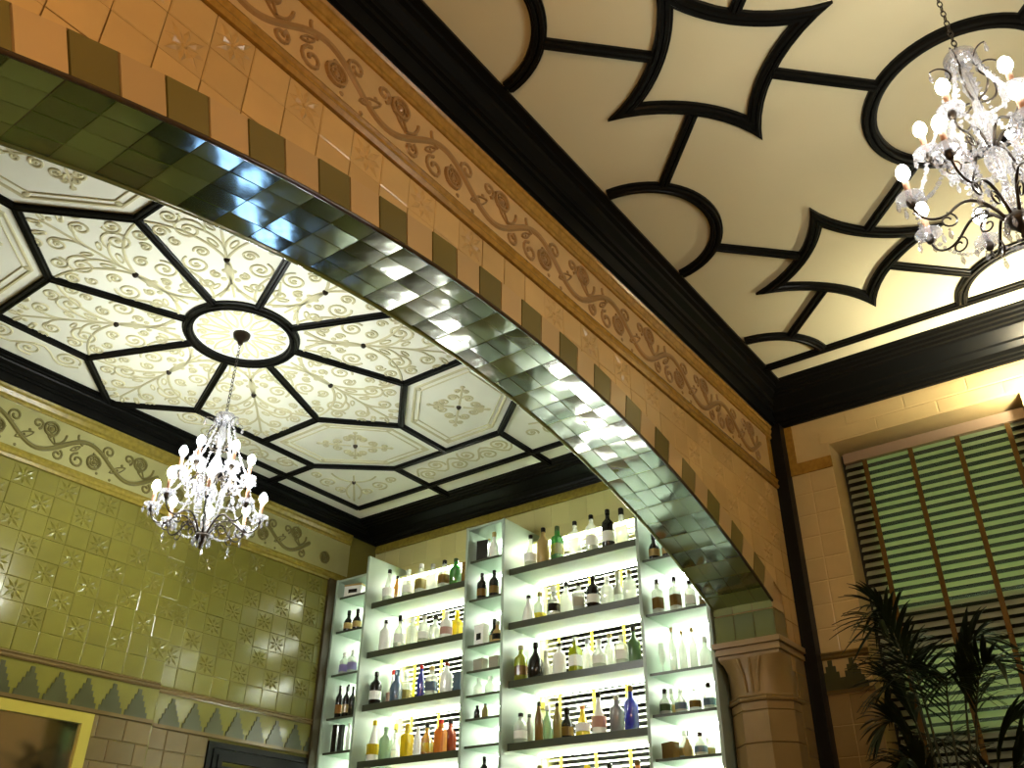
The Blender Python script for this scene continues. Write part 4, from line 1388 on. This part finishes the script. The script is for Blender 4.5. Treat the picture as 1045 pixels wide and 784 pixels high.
def chandelier(label, x, y, zhub, zceil, turn, bulbm):
    c = thing('chandelier', label, 'chandelier', W(x, y, zhub), (0, 0, turn), 'crystal chandeliers')
    top = (zceil - zhub) * S
    # hub with finial
    MB().lathe([(.002, -.075), (.010, -.066), (.006, -.052), (.012, -.044), (.020, -.030), (.040, -.012), (.046, .004), (.038, .022), (.020, .034), (.014, .05)], 16).build('hub', 'metal', c, 'm', True)
    MB().lathe([(.012, .04), (.026, .08), (.030, .12), (.014, .16), (.012, .20), (.034, .25), (.040, .30), (.018, .34), (.014, .38), (.034, .43), (.040, .48), (.016, .54), (.012, .60), (.028, .66), (.020, .72), (.012, .80)], 14).build('glass_stem', 'crystal', c, 'm', True)
    MB().lathe([(.010, .79), (.050, .795), (.062, .815), (.060, .83), (.030, .82), (.012, .85), (.008, .87)], 16).build('crown_dish', 'crystal', c, 'm', True)
    # chain
    mb = MB()
    z, k = .885, 0
    while z < top - .06:
        ax = ((1, 0, 0), (0, 1, 0))[k % 2]
        mb.torus((0, 0, z), tuple(.010 * q for q in ax), (0, 0, .019), 1.0, .22, 10, 5) if False else mb.tube([(ax[0] * .009 * math.cos(a), ax[1] * .009 * math.cos(a), z + .018 * math.sin(a)) for a in [2 * PI * i / 10 for i in range(11)]], .0026, 5)
        z += .030
        k += 1
    mb.build('chain', 'metal', c, 'm', True)
    MB().lathe([(.006, top - .09), (.016, top - .08), (.020, top - .06), (.050, top - .035), (.058, top - .012), (.060, top - .001)], 16).build('ceiling_cup', 'metal', c, 'm', True)
    tips = {}
    for tier, nA, off in (('low', 8, 0.0), ('high', 6, .26)):
        for k in range(nA):
            a = 2 * PI * k / nA + off
            if tier == 'low':
                pr = bez((.03, .01), (.10, .17), (.16, .12), (.20, .08), 10) + bez((.20, .08), (.24, .045), (.305, .05), (.315, .13), 10)[1:]
                rt, zt = .315, .15
            else:
                pr = bez((.015, .34), (.06, .46), (.10, .40), (.13, .36), 9) + bez((.13, .36), (.16, .33), (.20, .335), (.205, .38), 8)[1:]
                rt, zt = .205, .40
            ca, sa = math.cos(a), math.sin(a)
            arm = MB().tube([(r * ca, r * sa, z) for r, z in pr], .0065, 7, .0045).build('arm', 'metal', c, 'm', True)
            # scroll under the arm
            sp = spiral((.215 if tier == 'low' else .14, .045 if tier == 'low' else .31), .035, .010, 1.6, 1.2, 16)
            MB().tube([(r * ca, r * sa, z) for r, z in sp], .0038, 5).build('scroll', 'metal', arm, 'm', True)
            if tier == 'low':
                sp = spiral((.10, .055), .035, .010, 2.4, -1.2, 16)
                MB().tube([(r * ca, r * sa, z) for r, z in sp], .0038, 5).build('scroll', 'metal', arm, 'm', True)
            px, py = rt * ca, rt * sa
            inst('candle_cup', CUPM, arm, (px, py, zt))
            inst('glass_dish', DISHM, arm, (px, py, zt + .008))
            inst('candle_sleeve', CANDM, arm, (px, py, zt + .014))
            inst('bulb', bulbm, arm, (px, py, zt + .104))
            for q in range(5):
                b = a + 2 * PI * q / 5
                inst('crystal_drop', DROP, arm, (px + .046 * math.cos(b), py + .046 * math.sin(b), zt + .012), (0, 0, b))
            tips[(tier, k)] = Vector((px, py, zt + .01))
            inst('crystal_drop', DROP, arm, (.22 * ca * (1 if tier == 'low' else .62), .22 * sa * (1 if tier == 'low' else .62), .012 if tier == 'low' else .285))
    # crown scrolls with drops
    for k in range(6):
        a = 2 * PI * k / 6 + .5
        ca, sa = math.cos(a), math.sin(a)
        pr = bez((.02, .58), (.10, .56), (.10, .70), (.06, .72), 10)
        pr += bez((.06, .72), (.03, .75), (.07, .82), (.12, .78), 10)[1:]
        s_ = MB().tube([(r * ca, r * sa, z) for r, z in pr], .0048, 6, .0035).build('crown_scroll', 'metal', c, 'm', True)
        inst('crystal_drop', DROP, s_, (.12 * ca, .12 * sa, .776))
        inst('crystal_drop', DROP, s_, (.088 * ca, .088 * sa, .66))

    # strings of beads
    def strand(p, q, sag, n, r=.0085):
        mb = MB()
        for i in range(n + 1):
            t = i / n
            v = p.lerp(q, t)
            v.z -= sag * 4 * t * (1 - t)
            s = 1 if i % 3 else 1.35
            mb.lathe([(.0008, -r * s), (r * s, 0), (.0008, r * s)], 6, v)
        mb.build('bead_strand', 'crystal', c, 'm')

    for k in range(6):
        a = 2 * PI * k / 6 + .26
        strand(Vector((.05 * math.cos(a), .05 * math.sin(a), .80)), tips[('high', k)] + Vector((0, 0, .0)), .04, 22)
        strand(tips[('high', k)], tips[('high', (k + 1) % 6)], .06, 14)
        j = round((a / (2 * PI)) * 8) % 8
        strand(tips[('high', k)], tips[('low', j)], .05, 16)
        strand(Vector((.10 * math.cos(a + .4), .10 * math.sin(a + .4), .42)), Vector((.06 * math.cos(a + .4), .06 * math.sin(a + .4), .10)), -.02, 16)
        strand(Vector((.16 * math.cos(a + .2), .16 * math.sin(a + .2), .36)), Vector((.10 * math.cos(a + .2), .10 * math.sin(a + .2), .12)), -.02, 13)
    for k in range(8):
        strand(tips[('low', k)], tips[('low', (k + 1) % 8)], .07, 14)
    mb = MB()
    for k in range(10):
        a = 2 * PI * k / 10
        inst('crystal_drop', DROP, c, (.05 * math.cos(a), .05 * math.sin(a), -.004))
        inst('crystal_drop', DROP, c, (.058 * math.cos(a), .058 * math.sin(a), .805))
    for k in range(16):
        a = 2 * PI * k / 16
        inst('crystal_drop', DROP, c, ((.10 + .05 * (k % 2)) * math.cos(a), (.10 + .05 * (k % 2)) * math.sin(a), .30 + .06 * (k % 3)))
    return c


chandelier('crystal chandelier with candle bulbs hanging in the bar room beyond the arch', HX, HY, 2.83, ZB - .006, .15, BULBB)
chandelier('crystal chandelier hanging from the cream ceiling at the right edge', 4.16, .06, 2.98, ZF, .4, BULBM)

# ---------------------------------------------------------------- wall lamps out of frame that light the front room


def sconce(x, y, z, ax, label, key, reach=.10):
    s_ = thing('wall_sconce', label, 'lamp', W(x, y, z))
    d = Vector(ax)
    c = d * reach
    if key == 'warm':
        MB().lathe([(.002, -.08)] + [(.08 * math.cos(q * PI / 12), .08 * math.sin(q * PI / 12)) for q in range(-5, 6)] + [(.002, .08)], 18, (c.x, c.y, 0)).build('globe', key, s_, 'm', True)
        MB().lathe([(.010, -.125), (.03, -.11), (.045, -.08), (.035, -.076)], 14, (c.x, c.y, 0)).build('gallery', 'brass', s_, 'm', True)
        MB().tube([(0, 0, -.06), tuple(c * .5 + Vector((0, 0, -.14))), (c.x, c.y, -.12)], .010, 8).build('arm', 'brass', s_, 'm', True)
        MB().box(0, .004, -.035, .035, -.12, .02).build('wall_plate', 'brass', s_, 'm')
        return
    MB().lathe([(.012, -.10), (.05, -.07), (.085, -.02), (.10, .04), (.094, .04), (.06, -.02), (.01, -.05)], 18, (c.x, c.y, 0)).build('bowl', 'brass', s_, 'm', True)
    MB().lathe([(.002, -.02), (.035, -.01), (.045, .012), (.03, .03), (.002, .036)], 14, (c.x, c.y, 0)).build('bulb', key, s_, 'm', True)
    MB().tube([(0, 0, -.05), tuple(c * .6 + Vector((0, 0, -.10))), (c.x, c.y, -.095)], .010, 8).build('arm', 'brass', s_, 'm', True)
    if abs(ax[0]) > .5:
        MB().box(-.004 if ax[0] < 0 else 0, 0 if ax[0] < 0 else .004, -.035, .035, -.10, .02).build('wall_plate', 'brass', s_, 'm')
    else:
        MB().box(-.035, .035, 0, .004, -.10, .02).build('wall_plate', 'brass', s_, 'm')


sconce(XR - .008, .30, 3.95, (-1, 0, 0), 'brass uplighter on the tiled wall right of the window', 'white_lamp', .34)
sconce(XL, .9, 2.5, (1, 0, 0), 'frosted globe lamp on the end wall, nearer the arch', 'warm', .14)
sconce(XL, -1.3, 2.5, (1, 0, 0), 'frosted globe lamp on the end wall, farther from the arch', 'warm', .14)

# ---------------------------------------------------------------- potted palm before the window
PX, PY = 7.95, 1.77
palm = thing('potted_palm', 'dark feathery potted palm in front of the window blind', 'plant', W(PX, PY, FL))
MB().lathe([(.15, 0), (.17, .02), (.22, .36), (.235, .37), (.235, .41), (.20, .41), (.195, .37), (.02, .36)], 20).build('pot', 'pot', palm, 'm', True)
MB().lathe([(.196, .355), (.19, .372), (.01, .376)], 18).build('soil', 'soil', palm, 'm')


def frond(az, reach, height, droop, nleaf, leafl, base=0.0, twist=0.0):
    """one arching frond with two rows of narrow leaflets"""
    ca, sa = math.cos(az), math.sin(az)
    b0 = Vector((.05 * ca, .05 * sa, .36))
    p1 = Vector((.04 * ca + reach * .12 * ca, reach * .12 * sa, height * .72))
    p2 = Vector((reach * .55 * ca, reach * .55 * sa, height * 1.04))
    p3 = Vector((reach * ca, reach * sa, height - droop))
    path = [Vector(q) for q in bez(b0, p1, p2, p3, 26)]
    f = MB().tube(path, .010, 6, .003).build('stalk', 'stalk', palm, 'm', True)
    mb = MB()
    side = Vector((-sa, ca, 0))
    for i in range(nleaf):
        t = .60 + .40 * (i + .5) / nleaf
        q = t * 26
        i0 = min(int(q), 25)
        p = path[i0].lerp(path[i0 + 1], q - i0)
        tg = (path[i0 + 1] - path[i0]).normalized()
        ll = leafl * (1 - .45 * abs((t - .62) / .4) ** 2) * random.uniform(.85, 1.1)
        for s_ in (-1, 1):
            d = (tg * random.uniform(.55, .85) + side * s_ * .85 + Vector((0, 0, random.uniform(.10, .35)))).normalized()
            wv = d.cross(Vector((0, 0, 1))).normalized()
            if wv.length < .1:
                wv = side
            nseg = 5
            vs = []
            for j in range(nseg + 1):
                u = j / nseg
                c = p + d * (ll * u) + Vector((0, 0, -.34 * ll * u * u))
                w_ = .011 * (math.sin(PI * min(1, .12 + u * .9)) + .05)
                vs += [c - wv * w_, c + Vector((0, 0, -.003)), c + wv * w_]
            fs = []
            for j in range(nseg):
                fs += [(3 * j, 3 * j + 1, 3 * j + 4, 3 * j + 3), (3 * j + 1, 3 * j + 2, 3 * j + 5, 3 * j + 4)]
            mb.add(vs, fs)
    mb.build('leaflets', 'leaf', f, 'm', True)
    return f


for args in ((1.6, .22, 3.00, .05, 18, .42), (2.4, .26, 2.92, .10, 18, .42), (.9, .20, 2.80, .05, 18, .40), (-1.5, .30, 2.72, .02, 20, .46), (-1.9, .42, 2.62, .10, 20, .46), (3.0, .30, 2.66, .15, 18, .40), (-2.6, .30, 2.55, .12, 18, .40),
             (1.5, .26, 2.62, .12, 20, .38), (1.9, .30, 2.42, .16, 20, .38), (-1.3, .46, 2.36, .10, 20, .42), (2.2, .26, 2.22, .16, 20, .36), (-1.6, .60, 2.28, .12, 20, .42), (-2.2, .40, 2.08, .15, 18, .38), (1.3, .25, 2.15, .15, 18, .36), (-1.1, .35, 2.05, .1, 18, .36), (.3, .2, 2.3, .1, 18, .36), (2.8, .3, 2.0, .1, 18, .36)):
    frond(*args)
